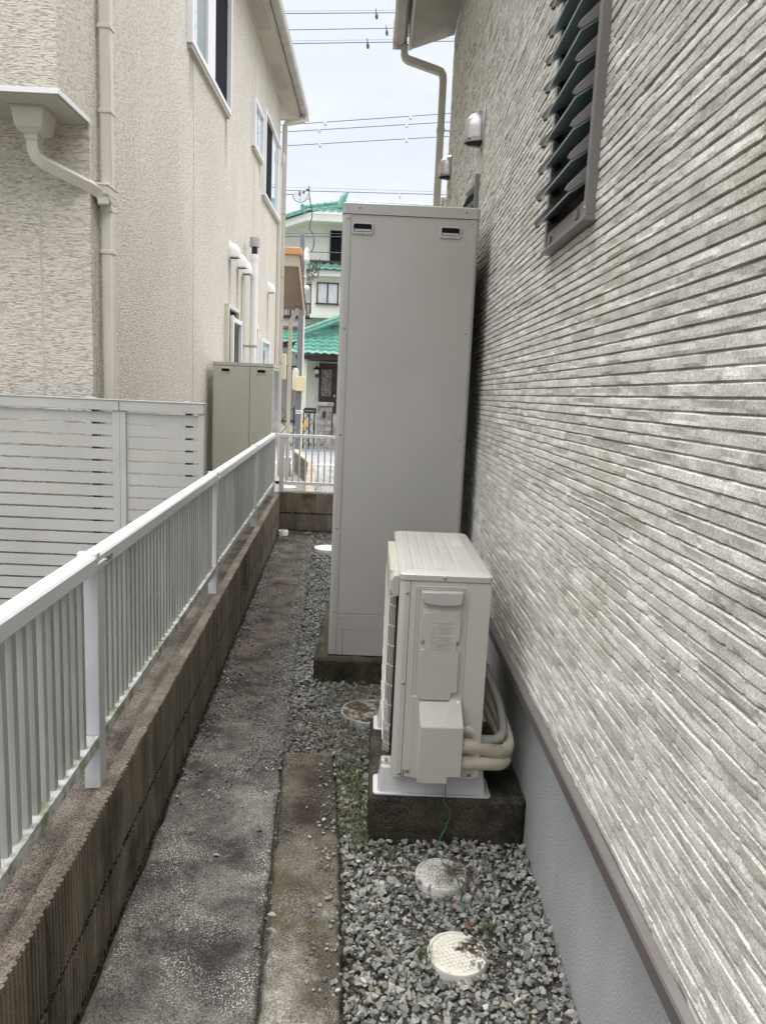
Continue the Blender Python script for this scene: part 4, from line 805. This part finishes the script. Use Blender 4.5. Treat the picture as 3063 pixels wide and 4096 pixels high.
# windows
def window(y0, y1, z0, z1, panes, fw=.045, pro=.05, sill=True, mat=WHITE):
    f = MB(); x0, x1 = XH-.02, XH+pro
    f.box(x0, x1, y0, y0+fw, z0, z1).box(x0, x1, y1-fw, y1, z0, z1).box(x0, x1, y0+fw, y1-fw, z1-fw, z1).box(x0, x1, y0+fw, y1-fw, z0, z0+fw)
    fo = f.build('window_frame', mat, H2, bevel=.003)
    if sill: MB().box(XH-.01, XH+pro-.012, y0+.02, y1-.02, z0-.035, z0-.002).build('sill', SOFF, fo, bevel=.003)
    for a, b, mt, dep in panes: MB().box(XH+.002, XH+dep, a, b, z0+fw+.001, z1-fw-.001).build('pane' if mt in (SKYG, CURT, DARK) else 'sash', mt, fo)
    return fo
window(6.80, 8.50, 4.30, 5.55, [(6.846, 7.11, SKYG, .012), (7.112, 7.44, CURT, .010), (7.445, 7.75, WHITE, .035), (7.752, 8.452, DARK, .006)])
window(10.05, 10.78, 4.49, 5.08, [(10.1, 10.45, SKYG, .012), (10.452, 10.73, SKYG, .02)])
window(10.94, 12.58, 4.12, 5.26, [(10.99, 11.13, WHITE, .03), (11.132, 11.80, DARK, .006), (11.802, 12.40, SKYG, .012), (12.402, 12.53, WHITE, .03)])
wl = window(8.48, 9.15, 1.35, 2.36, [(8.53, 9.10, DARK, .006)], mat=CREAM); MB().add([(XH+.05, 8.62, 1.39), (XH+.05, 8.62, 2.17), (XH+.16, 9.16, 2.17), (XH+.16, 9.16, 1.39), (XH+.075, 8.615, 1.39), (XH+.075, 8.615, 2.17), (XH+.185, 9.155, 2.17), (XH+.185, 9.155, 1.39)], [(0, 1, 2, 3), (4, 7, 6, 5), (0, 4, 5, 1), (1, 5, 6, 2), (2, 6, 7, 3), (3, 7, 4, 0)])
sa = MB(); sa.box(XH+.05, XH+.09, 8.56, 8.60, 1.36, 2.24).box(XH+.05, XH+.09, 9.06, 9.10, 1.36, 2.22).box(XH+.05, XH+.09, 8.60, 9.06, 2.17, 2.22); sa.build('sash', WHITE, wl, bevel=.003)
window(10.30, 10.60, 1.4, 2.30, [(10.35, 10.55, CURT, .01)], mat=WHITE); window(10.95, 11.75, 1.3, 2.16, [(11.0, 11.3, CURT, .01), (11.31, 11.70, SKYG, .012)])
for y, z in ((8.74, 2.885), (9.21, 2.85), (9.56, 2.83)): hood(y, z, .15, .17, .12, XH, 1, WHITE, H2)
hood(11.72, 2.89, .14, .16, .11, XH, 1, WHITE, H2)
fv = thing  # flue pipe
fl_ = MB().tube([(-1.60, 9.70, -.1), (-1.60, 9.70, 3.10)], .047, 20).build('flue_pipe', WHITE, H2, smooth=True)
MB().tube([(-1.60, 9.70, 2.80), (-1.60, 9.70, 2.90)], .052, 20).tube([(-1.60, 9.70, 3.03), (-1.60, 9.70, 3.09)], .053, 20).tube([(-1.72, 9.70, 2.98), (-1.60, 9.70, 2.98)], .04, 16).build('flue_socket', WHITE, fl_, smooth=True)
MB().tube([(-1.60, 9.70, 3.10), (-1.60, 9.70, 3.20)], .036, 16).build('flue_neck', IRON, fl_, smooth=True); MB().tube([(-1.60, 9.70, 3.19), (-1.60, 9.70, 3.30)], .062, 20).build('flue_cap', STEEL, fl_, smooth=True)
MB().tube([(-1.60, 9.70, 1.955), (-1.60, 9.70, 1.985)], .0495, 20).box(-1.72, -1.64, 9.69, 9.71, 1.955, 1.985).build('flue_strap', STEEL, fl_)
# eaves
XE = -1.475
MB().box(-9.4, XE-.002, 3.75, 13.35, 5.925, 5.955).build('eave_soffit', SOFF, H2)
for yv_ in (5.2, 7.4, 9.35, 11.2):
    q = MB()
    for i in range(26):
        for j in range(6): q.box(XH+.05+j*.027, XH+.058+j*.027, yv_+i*.035, yv_+.013+i*.035, 5.9225, 5.9245)
    q.box(XH+.03, XH+.205, yv_-.02, yv_+.93, 5.9235, 5.924) if False else None
    q.build('soffit_vent', IRON, H2)
MB().box(XE, XE+.02, 3.74, 13.36, 5.915, 6.10).box(-9.4, XE, 13.35, 13.37, 5.915, 6.10).build('fascia', SOFFD, H2, bevel=.002)
MB().prism([(XE+.024, 6.085), (XE+.030, 6.085), (XE+.030, 5.985), (XE+.045, 5.972), (XE+.11, 5.972), (XE+.125, 5.99), (XE+.130, 6.085), (XE+.136, 6.085), (XE+.133, 5.985), (XE+.115, 5.963), (XE+.04, 5.963), (XE+.024, 5.98)], 1, 3.7, 13.4).build('gutter', SOFFD, H2)
MB().box(XE+.02, XE+.142, 13.40, 13.42, 5.955, 6.10).box(XE+.05, XE+.145, 13.28, 13.41, 5.93, 5.97).build('gutter_end', CREAM, H2, bevel=.005)
rf = MB(); rf.add([(XE+.12, 3.6, 6.10), (XE+.12, 13.5, 6.10), (-9.6, 13.5, 6.10), (-9.6, 3.6, 6.10), (-5.4, 8.0, 7.9), (-5.4, 9.2, 7.9)], [(0, 1, 5, 4), (1, 2, 5), (2, 3, 4, 5), (3, 0, 4), (0, 3, 2, 1)]); rf.build('roof', ZINC, H2)
dq = MB().tube([(XE+.085, 13.22, 5.97), (XE+.085, 13.22, 5.90), (XE+.07, 13.20, 5.87), (-1.62, 12.88, 5.72), (-1.648, 12.84, 5.69), (-1.655, 12.82, 5.64), (-1.655, 12.82, .2)], .033, sq=True).build('downpipe', CREAMG, H2, bevel=.008)
for z in (4.3, 3.3, 2.6, 1.9): MB().box(-1.694, -1.616, 12.78, 12.86, z-.012, z+.012).build('pipe_clip', CREAMG, dq, bevel=.003)
dr = MB().box(XH+.004, XH+.058, 12.62, 12.675, .2, 5.0).build('downpipe', CREAM, H2, bevel=.006); MB().frustum(sq(XH+.0, XH+.062, 12.61, 12.68, 4.98), sq(XH+.0, XH+.09, 12.57, 12.70, 5.05)).box(XH, XH+.09, 12.57, 12.70, 5.05, 5.18).build('collector_box', CREAM, dr, bevel=.008)
# porch roof past the far corner of the house
MB().add([(-1.52, 14, 3.80), (-4.5, 14, 3.80), (-4.5, 15.2, 3.02), (-1.52, 15.2, 3.02), (-1.52, 14, 3.86), (-4.5, 14, 3.86), (-4.5, 15.2, 3.08), (-1.52, 15.2, 3.08)], [(0, 3, 2, 1), (4, 5, 6, 7), (0, 1, 5, 4), (2, 3, 7, 6), (3, 0, 4, 7)]).build('porch_soffit', TANB, H2)
MB().box(-4.5, -1.5, 13.95, 13.99, 3.66, 3.85).build('porch_board', SOFF, H2); MB().box(-4.5, -1.80, 13.90, 14.06, 3.855, 3.97).box(-1.80, -1.45, 13.88, 14.08, 3.855, 3.975).build('porch_ridge', ORANGE, H2, bevel=.012)
MB().add([(-1.515, 13.98, 3.70), (-1.515, 15.22, 2.92), (-1.515, 15.22, 3.10), (-1.515, 13.98, 3.86), (-1.49, 13.98, 3.70), (-1.49, 15.22, 2.92), (-1.49, 15.22, 3.10), (-1.49, 13.98, 3.86)], [(0, 1, 2, 3), (4, 7, 6, 5), (0, 4, 5, 1), (3, 2, 6, 7), (0, 3, 7, 4), (1, 5, 6, 2)]).build('porch_verge', SOFF, H2)
q = MB()
for i in range(8):
    a = Vector((-1.50, 14.0+.155*i, 3.83-.0975*i)); q.tube([a, a+Vector((0, .165, -.085))], .035, 8, rr=[.030, .045])
q.build('verge_tile', TERRA, H2, smooth=True); MB().add([(-1.5, 14, 3.865), (-4.5, 14, 3.865), (-4.5, 15.25, 3.06), (-1.5, 15.25, 3.06)], [(0, 1, 2, 3)]).build('porch_tiles', TERRA, H2)
MB().tube([(-1.62, 15.12, 3.05), (-1.66, 15.12, 2.97), (-1.75, 15.12, 2.80), (-1.76, 15.12, 2.74), (-1.76, 15.12, -.4)], .036, sq=True).build('downpipe', CREAMG, H2, bevel=.007)
MB().box(-1.66, -1.58, 13.0, 13.12, 1.62, 2.05).build('meter_box', BOXY, H2, bevel=.012)

# neighbour's tank
T2 = thing('water_heater_cabinet', (-1.35, 7.8, -.2), 'khaki two-panel hot water cabinet against the cream house wall', 'water heater')
MB().prism(rrect(-1.655, -1.045, 7.60, 8.05, .015), 2, -.2, 1.655).build('cabinet', TANK2, T2, smooth=True)
MB().prism(rrect(-1.658, -1.042, 7.597, 8.053, .016), 2, 1.66, 1.692).build('top_cap', TANK2, T2, smooth=True); MB().box(-1.65, -1.05, 7.602, 8.04, 1.652, 1.662).build('cap_seam', BLACK, T2)
MB().box(-1.281, -1.278, 7.5985, 7.602, -.2, 1.65).build('panel_seam', BLACK, T2); MB().box(-1.046, -1.0435, 7.62, 8.04, -.18, 1.63).build('side_panel', GLOSS, T2)
for hx in (-1.525, -1.165):
    A = rrect(hx-.053, hx+.053, 1.585, 1.640, .012); B = rrect(hx-.05, hx+.05, 1.588, 1.637, .011); Cc = rrect(hx-.04, hx+.04, 1.598, 1.627, .005); n = len(A)
    h = MB().add([(x, 7.6, y) for x, y in A]+[(x, 7.593, y) for x, y in B]+[(x, 7.593, y) for x, y in Cc]+[(x, 7.598, y) for x, y in Cc], [(i+k*n, (i+1) % n+k*n, (i+1) % n+(k+1)*n, i+(k+1)*n) for k in range(3) for i in range(n)]).build('carry_handle', TANK2, T2, smooth=True)
    MB().prism(Cc, 1, 7.5975, 7.602).build('recess', DARK, h)
for x, z in ((-1.292, 1.43), (-1.292, .99), (-1.56, 1.677), (-1.40, 1.677), (-1.27, 1.677), (-1.10, 1.677)): MB().dome((x, 7.599 if z < 1.6 else 7.597, z), .006, 8, (0, -1, 0)).build('screw', SCREW, T2, smooth=True)

# ================= BEYOND =================
AC = thing('air_conditioner', (-1.85, 16, -.5), 'small beige outdoor air conditioner standing beyond the end fence', 'air conditioner')
MB().box(-2.35, -1.78, 15.75, 16.0, -.42, .0).build('casing', CREAMG, AC, bevel=.01); MB().box(-2.36, -1.765, 15.74, 16.02, .0, .03).build('top_panel', CREAM, AC, bevel=.008)
q = MB()
for k in range(10): q.box(-1.782, -1.776, 15.78, 15.97, -.36+k*.035, -.352+k*.035)
q.build('grille', ALU, AC)
DW = thing('boundary_block_wall', (-1.2, 12, -.4), 'narrow weathered block wall leading from the end fence to the street', 'block wall')
def lowwall(p, q, wd, z0, z1, nm, mt): p = Vector((*p, 0)); q = Vector((*q, 0)); d = (q-p); n_ = Vector((-d.y, d.x, 0)).normalized()*wd; MB().obox((p.x, p.y, z0), d, n_, (0, 0, z1-z0)).build(nm, mt, DW, bevel=.01)
TOPM = concrete_mat('pale_coping', (.24, .19, .15), (.42, .36, .29), (.6, .55, .5), 6, .4)
lowwall((-.60, 7.6), (-1.13, 14.2), .12, -.6, .05, 'wall_run', BLOCK); lowwall((-.595, 7.6), (-1.125, 14.2), .13, .05, .095, 'coping', TOPM)
lowwall((-1.13, 14.25), (-1.76, 17.2), .12, -.6, .05, 'wall_run', BLOCK); lowwall((-1.125, 14.22), (-1.755, 17.2), .13, .05, .095, 'coping', TOPM)
mo = MB()
for x, y, r in ((-1.66, 16.2, .22), (-1.60, 15.1, .12), (-1.0, 17.4, .12), (-1.45, 16.5, .15)): mo.dome((x, y, -.40), r, 14, (0, 0, 1), .15)
tag(mo.build('moss_patch', MOSS, smooth=True), 'bright green moss patches beside the boundary block wall', kind='stuff')
tag(MB().add([(-1.0, 15.6, -.4), (-.5, 15.2, -.4), (-.5, 16.6, -.4), (-.75, 16.3, -.12), (-.5, 15.9, -.10)], [(0, 1, 4, 3), (1, 2, 4), (0, 3, 2), (3, 4, 2), (0, 2, 1)]).build('boulder', PILL, smooth=False), 'flat grey stone lying in gravel beyond the end fence', 'rock')
PO = thing('utility_pole', (-1.80, 17.5, -.45), 'square grey steel service pole with a cream conduit and meter boxes', 'pole')
MB().box(-1.862, -1.765, 17.45, 17.55, -.45, 4.92).build('pole', POLE, PO, bevel=.006); MB().tube([(-1.735, 17.5, -.45), (-1.735, 17.5, 4.3)], .028, 10).build('conduit', CREAM, PO, smooth=True)
MB().box(-1.86, -1.64, 17.30, 17.44, 1.43, 1.76).build('meter_box', BOXY, PO, bevel=.01); MB().prism([(-1.93, 1.45), (-1.95, 1.50), (-1.95, 1.86), (-1.92, 1.94), (-1.85, 1.95), (-1.81, 1.90), (-1.81, 1.45)], 1, 17.36, 17.46).build('rounded_box', CREAM, PO, bevel=.01)
for z in (.92, .97, 4.0): MB().box(-1.868, -1.70, 17.444, 17.556, z-.012, z+.012).build('band', WHITE, PO)
MB().tube([(-1.70, 17.4, 4.35), (-1.70, 17.4, 4.55), (-1.66, 17.4, 4.6)], .06, 10).build('insulator', WHITE, PO, smooth=True); MB().dome((-1.68, 17.4, 3.75), .06, 10, (0, -1, 0), .8).build('lamp', WHITE, PO, smooth=True)
tk = MB(); 
for k in range(16):
    a = rng.uniform(0, 6.28); tk.tube(cat([(-1.68, 17.3, 4.15), (-1.55+.12*math.cos(a), 17.3, 4.0+.12*math.sin(a)), (-1.45+rng.uniform(-.2, .15), 17.3, 4.15+rng.uniform(-.05, .25))], 4), .007, 4)
tk.build('cable_tangle', WIRE, PO)
mk = thing('marker_post', (-2.0, 20.5, -.44), 'slim white roadside post with two orange reflectors beyond the end fence', 'post'); MB().box(-2.09, -2.02, 20.45, 20.52, -.44, .45).build('post', WHITE, mk, bevel=.01)
MB().box(-2.085, -2.03, 20.42, 20.45, .47, .68).box(-1.945, -1.89, 20.42, 20.45, .40, .60).box(-2.03, -1.945, 20.44, 20.46, .45, .50).build('reflector', AMBER, mk, bevel=.012)

# green tiled house
H3 = thing('green_roof_house', (-2, 29, -.4), 'pale house with glossy green tiled roofs across the street', 'house'); Y3 = 27.0
MB().box(-7, 5, Y3, 34, -.45, 3.9).build('ground_floor_wall', GWALL, H3); MB().box(-6.2, 4.6, Y3+.02, 33.5, 3.9, 7.2).build('upper_wall', GWALL, H3)
def tiles(name, o, ux, uv, w_, l_, pitch=.27, row=.26, amp=.045, parent=H3, clip=None):
    o, ux, uv = Vector(o), Vector(ux).normalized(), Vector(uv).normalized(); nn = ux.cross(uv).normalized(); 
    if nn.z < 0: nn = -nn
    nu = int(w_/pitch*8); rows = int(l_/row); V = []; vv = []
    for r_ in range(rows): vv += [(r_*row, .035), (r_*row+row*.97, .0)]
    us = np.linspace(0, w_, nu)
    for a, h in vv:
        for u in us:
            if clip: lo_, hi_ = clip(a); uu = min(max(u, lo_), hi_)
            else: uu = u
            p = o+ux*uu+uv*a+nn*(h+amp*(.5+.5*math.sin(2*math.pi*uu/pitch))); V.append(p)
    n = len(us); F = [(i*n+j, i*n+j+1, (i+1)*n+j+1, (i+1)*n+j) for i in range(len(vv)-1) for j in range(n-1)]
    ob = MB().add(V, F).build(name, TILE, parent, smooth=True, ang=50); md = ob.modifiers.new('s', 'SOLIDIFY'); md.thickness = .03; return ob
def ridge(pts, r=.10, parent=H3):
    c = [Vector(p) for p in pts]; q = MB(); tot = (c[-1]-c[0]).length; k = int(tot/.3); d = (c[-1]-c[0])/k
    for i in range(k): q.tube([c[0]+d*i, c[0]+d*(i+1.08)], r, 10, rr=[r*1.08, r*.9])
    dn_ = Vector((0, 0, -r*1.3)); q.tube([c[0]+dn_, c[-1]+dn_], r*.9, 8); return q.build('ridge_tile', TILE, parent, smooth=True, ang=50)
# upper roof
tiles('roof_tiles', (-2.8, 26.3, 7.42), (1, 0, 0), (0, 1, .40), 8.4, 1.5, clip=lambda a: (a*.92, 8.4-a*.92)); ridge([(-2.75, 26.3, 7.56), (-1.45, 27.7, 8.12)]); ridge([(5.5, 26.3, 7.56), (4.2, 27.7, 8.1)]); ridge([(-1.4, 27.7, 8.08), (4.2, 27.7, 8.08)], .12)
q = MB(); q.tube([(-1.48, 26.9, 7.75), (-1.42, 26.85, 8.05), (-1.30, 26.9, 8.25)], .11, 8, rr=[.14, .12, .06]); q.build('ridge_end', TILE, H3, smooth=True)
MB().box(-2.62, 5.6, 26.35, 33.6, 7.14, 7.38).build('eave_band', GWALL, H3, bevel=.01)
MB().add([(-2.62, 26.35, 7.14), (-2.62, 26.35, 7.38), (-5.2, 26.35, 6.44), (-5.2, 26.35, 6.20), (-2.62, 33.6, 7.14), (-2.62, 33.6, 7.38), (-5.2, 33.6, 6.44), (-5.2, 33.6, 6.20)], [(0, 1, 2, 3), (4, 7, 6, 5), (0, 3, 7, 4), (1, 5, 6, 2), (3, 2, 6, 7)]).build('rake_band', GWALL, H3)
MB().add([(-2.66, 26.25, 7.40), (-5.3, 26.25, 6.44), (-5.3, 33.7, 6.44), (-2.66, 33.7, 7.40), (-2.66, 26.25, 7.52), (-5.3, 26.25, 6.56), (-5.3, 33.7, 6.56), (-2.66, 33.7, 7.52)], [(0, 1, 2, 3), (4, 7, 6, 5), (0, 4, 5, 1), (1, 5, 6, 2)]).build('verge_tile', TILE, H3)
MB().box(-1.80, -1.45, 26.96, 27.03, 5.85, 6.98).build('shutter', DARK, H3); MB().box(-1.83, -1.80, 26.93, 27.0, 5.85, 6.98).box(-1.45, -1.42, 26.93, 27.0, 5.85, 6.98).build('shutter_frame', IRON, H3)
# bay with hood roof
MB().box(-2.38, .2, 26.45, 27.1, 3.98, 5.40).build('bay_wall', GWALL, H3, bevel=.01); MB().box(-2.7, .6, 26.2, 27.1, 5.33, 5.52).build('hood_fascia', GWALL, H3, bevel=.01); MB().box(-2.42, .25, 26.40, 27.05, 3.96, 4.08).build('bay_base', GWALL, H3)
tiles('hood_tiles', (-2.75, 26.1, 5.53), (1, 0, 0), (0, 1, .42), 3.4, .85); MB().box(-2.5, .4, 26.85, 27.0, 5.86, 5.95).build('flashing', WDARK, H3)
def win3(x0, x1, z0, z1, y, n=2, pm=LACE):
    f = MB(); f.box(x0, x1, y-.05, y+.02, z1-.04, z1).box(x0-.05, x1+.05, y-.09, y+.02, z0-.05, z0); fw = (x1-x0)/n
    for k in range(n+1): f.box(x0+k*fw-.022, x0+k*fw+.022, y-.05, y+.02, z0, z1)
    fo = f.build('window', WDARK, H3); MB().box(x0+.02, x1-.02, y-.02, y+.01, z0+.01, z1-.03).build('pane', pm, fo)
win3(-2.18, -1.47, 4.46, 5.15, 26.45); win3(-3.9, -2.42, 4.0, 5.14, 26.99, 2); win3(-3.7, -2.62, .35, 2.30, 26.99, 2, M('sliding_shutter', (.30, .29, .28), (.2, .19, .19), 6, .5, sc=(4, 1, .2))); win3(1.5, 3.5, 4.3, 5.6, 27.0); win3(1.5, 3.5, .5, 2.3, 27.0)
q = MB(); q.box(-4.0, -2.38, 26.72, 26.76, 4.42, 4.47).box(-4.0, -2.38, 26.72, 26.76, 3.98, 4.03); x = -4.0
while x < -2.4: q.box(x, x+.025, 26.73, 26.75, 4.0, 4.45); x += .11
q.build('balcony_rail', WDARK, H3)
# ground floor roofs
tiles('roof_tiles', (-7.2, 26.0, 3.05), (1, 0, 0), (0, 1, .55), 5.1, 1.15); MB().box(-7.2, -2.9, 26.1, 27, 2.93, 3.05).build('eave_band', WDARK, H3)
tiles('porch_tiles', (-2.92, 25.2, 2.66), (1, 0, 0), (0, 1, .62), 6.0, 2.1, clip=lambda a: (a*.18, 6.0-a*.18)); ridge([(-2.75, 26.0, 3.42), (-1.3, 26.2, 4.02)], .08); MB().box(-2.75, 3.0, 25.4, 27, 2.50, 2.62).build('porch_beam', WDARK, H3)
MB().box(-7, 5, 26.9, 27.0, 3.62, 3.68).build('flashing', M('red_flashing', (.35, .15, .1), None, 5, .6), H3)
MB().box(-2.58, -2.39, 25.6, 25.8, -.45, 2.50).build('column', GWALL, H3, bevel=.01)
dr3 = MB().box(-2.07, -.8, 26.93, 27.02, -.3, 2.44).build('door', WDARK, H3); MB().box(-1.98, -1.62, 26.90, 26.935, 1.28, 2.22).build('door_glass', M('patterned_glass', (.30, .31, .31), (.05, .045, .04), 14, .3, sc=(2, 1, 1)), dr3); MB().dome((-1.50, 26.92, 1.30), .05, 8, (0, -1, 0)).build('door_knob', STEEL, dr3)
lm = MB().frustum([(-2.20, 26.75, 2.05), (-2.10, 26.75, 2.05), (-2.10, 26.85, 2.05), (-2.20, 26.85, 2.05)], [(-2.22, 26.72, 2.20), (-2.08, 26.72, 2.20), (-2.08, 26.88, 2.20), (-2.22, 26.88, 2.20)]).build('wall_lamp', WHITE, H3); MB().lathe((-2.15, 26.8, 2.2), [(.14, 0), (.02, .12), (.0001, .13)], 12).box(-2.19, -2.11, 26.78, 27, 1.93, 2.05).build('lamp_hood', WDARK, lm)
MB().box(-2.30, -2.20, 26.96, 27.0, 1.15, 1.28).build('doorbell', WHITE, H3, bevel=.01)
# street frontage
GP = thing('gate_pillar', (-1.65, 24.2, -.44), 'grey block gate pillar with a capstone and intercom across the street', 'gate pillar')
q = MB()
for k in range(7): 
    z = -.45+k*.205; q.box(-1.86, -1.62, 24.0, 24.3, z, z+.198); q.box(-1.615, -1.41, 24.0, 24.3, z, z+.198)
q.build('block_pier', PILL, GP, bevel=.006); MB().box(-1.90, -1.37, 23.95, 24.35, .985, 1.10).build('capstone', PILL, GP, bevel=.01); MB().box(-1.70, -1.60, 23.96, 24.0, .62, .82).build('intercom', IRON, GP, bevel=.01); MB().box(-1.55, -1.44, 23.97, 24.0, .66, .80).build('name_plate', PILL, GP)
tag(MB().box(-1.37, 5, 24.05, 24.2, -.45, .75).build('street_wall', PILL), 'stained grey block street wall to the right of the gate pillar', 'block wall')
MX = thing('mailbox', (-2.1, 24.05, .7), 'black mailbox on the gate beside the block pillar', 'mailbox'); MB().prism([(-2.30, .74), (-2.30, .86), (-2.26, .91), (-1.93, .91), (-1.91, .86), (-1.91, .74)], 1, 23.9, 24.2).build('box', IRON, MX, bevel=.01); MB().box(-2.25, -1.95, 23.88, 23.9, .80, .83).build('slot', SCREW, MX)
GT = thing('folding_gate', (-2.4, 24.05, -.44), 'black folding lattice gate in front of the green-roofed house', 'gate')
for x in (-1.96, -2.12, -2.3, -2.62, -3.3, -3.7): MB().box(x-.02, x+.02, 24.02, 24.06, -.44, .74 if x > -2.5 else .92).build('upright', IRON, GT)
q = MB()
for x0_ in (-3.7, -3.36, -3.02, -2.68, -2.34):
    for z in (-.35, .05, .45): q.tube([(x0_, 24.03, z), (x0_+.34, 24.03, z+.4)], .012, 5); q.tube([(x0_, 24.05, z+.4), (x0_+.34, 24.05, z)], .012, 5)
q.build('lattice', IRON, GT); MB().box(-1.99, -1.93, 23.98, 24.02, .2, .42).build('lock_box', IRON, GT)
# overhead lines (pixel-measured heights at fixed distances)
def wp(px, py, Y):
    c = Vector(((px-cx)/Fpx, -(py-cy)/Fpx, 1)); d = right*0; d = Vector((xv.dot(c), yv.dot(c), zv.dot(c))); t = Y/d.y; return Vector((d.x*t, Y, CAMZ+d.z*t))
def line(a, b, Y, r, label, marks=(), up_=True, sag=0):
    A = wp(*a, Y); B = wp(*b, Y+.5); d = B-A; A2 = A-d*2.2; B2 = B+d*2.2
    o = thing('overhead_line', tuple(A2), label, 'power line', 'overhead lines across the street')
    MB().tube([A2, A, (A+B)/2, B, B2], r, 5).build('cable', WIRE, o, smooth=True)
    for px, y0, y1 in marks:
        p = wp(px, y0, Y+.05); q_ = wp(px+4, y1, Y+.05); MB().tube([p, p+(q_-p)*.4, p+(q_-p)*.75, q_], .02, 6, rr=[.010, .016, .045, .030]).build('line_marker', ALU if y0 > 400 else WIRE, o, smooth=True)
    return o
line((1200, 54), (1584, 51), 22, .011, 'topmost overhead line across the gap of sky', [(1503, 34, 76)]); line((1200, 44.5), (1584, 41), 22.3, .004, 'thin messenger wire just above the topmost line')
line((1200, 119), (1567, 113), 24, .011, 'second overhead line, with the slanted marker', [(1544, 100, 142)])
line((1200, 174), (1590, 168), 22, .011, 'third overhead line from the top, above the wide gap of sky', [(1468, 152, 194)]); line((1200, 163.5), (1590, 158), 22.4, .004, 'thin wire just above the third overhead line')
line((1251, 492), (1797, 454), 20, .009, 'upper of the three middle overhead lines', [(1297, 471, 503), (1638, 449, 479)])
line((1250, 521), (1795, 488), 20.4, .009, 'central of the three middle overhead lines', [(1275, 502, 532), (1623, 484, 512)])
line((1200, 580), (1790, 546), 20.8, .009, 'lower of the three middle overhead lines', [(1277, 560, 590), (1622, 543, 571)])
line((1200, 763), (1778, 779), 25, .011, 'lowest overhead line, just above the green roof', [(1596, 757, 795)]); line((1200, 750), (1778, 768), 25.3, .004, 'thin wire just above the lowest overhead line')
line((1140, 934), (1370, 935), 18.5, .006, 'pale service wire crossing in front of the upper green-roofed wall'); line((1140, 946), (1370, 947), 18.8, .010, 'black service wire crossing the upper wall below the pale wire'); line((1250, 1008), (1370, 1011), 18.4, .011, 'lowest black service cable leaving the service pole')
DC = thing('service_drop_cable', tuple(wp(1240, 870, 18)), 'looped black service cable with a web of spacers above the green roof', 'cable')
pt = lambda L_, Y=18: [wp(900+a/3.308, 700+b/3.308, Y) for a, b in L_]
MB().tube(cat(pt([(1115, 150), (1115, 260), (1130, 360), (1150, 480), (1150, 560), (1125, 640), (1120, 710), (1160, 780), (1178, 850), (1168, 960), (1130, 1020), (1090, 1010)]), 5), .012, 6).build('main_cable', WIRE, DC, smooth=True)
MB().tube(cat(pt([(800, 260), (890, 258), (905, 300), (930, 335), (990, 362), (1050, 350), (1080, 320), (1120, 315)]), 5), .009, 5).build('loop', WIRE, DC, smooth=True)
q = MB()
for k in range(13):
    t = k/12; a = 905+t*190; q.tube(pt([(a+20, 250+8*math.sin(k)), (a-10*math.cos(k)+8, 262+88*math.sin(math.pi*(.12+t*.76)))]), .0035, 4)
q.tube(pt([(890, 256), (960, 240), (1040, 225), (1110, 200)]), .005, 4); q.tube(pt([(985, 200), (990, 270)]), .02, 6, rr=[.008, .03]); q.tube(pt([(1045, 205), (1042, 245)]), .02, 6, rr=[.012, .03]); q.tube(pt([(1075, 190), (1115, 195)]), .02, 6)
q.build('spacer', WIRE, DC); MB().tube(cat(pt([(1160, 760), (1176, 830), (1172, 900)], 17.97), 4), .016, 6).build('blue_sleeve', M('blue_sleeve', (.05, .18, .30), None, 9, .5), DC, smooth=True)
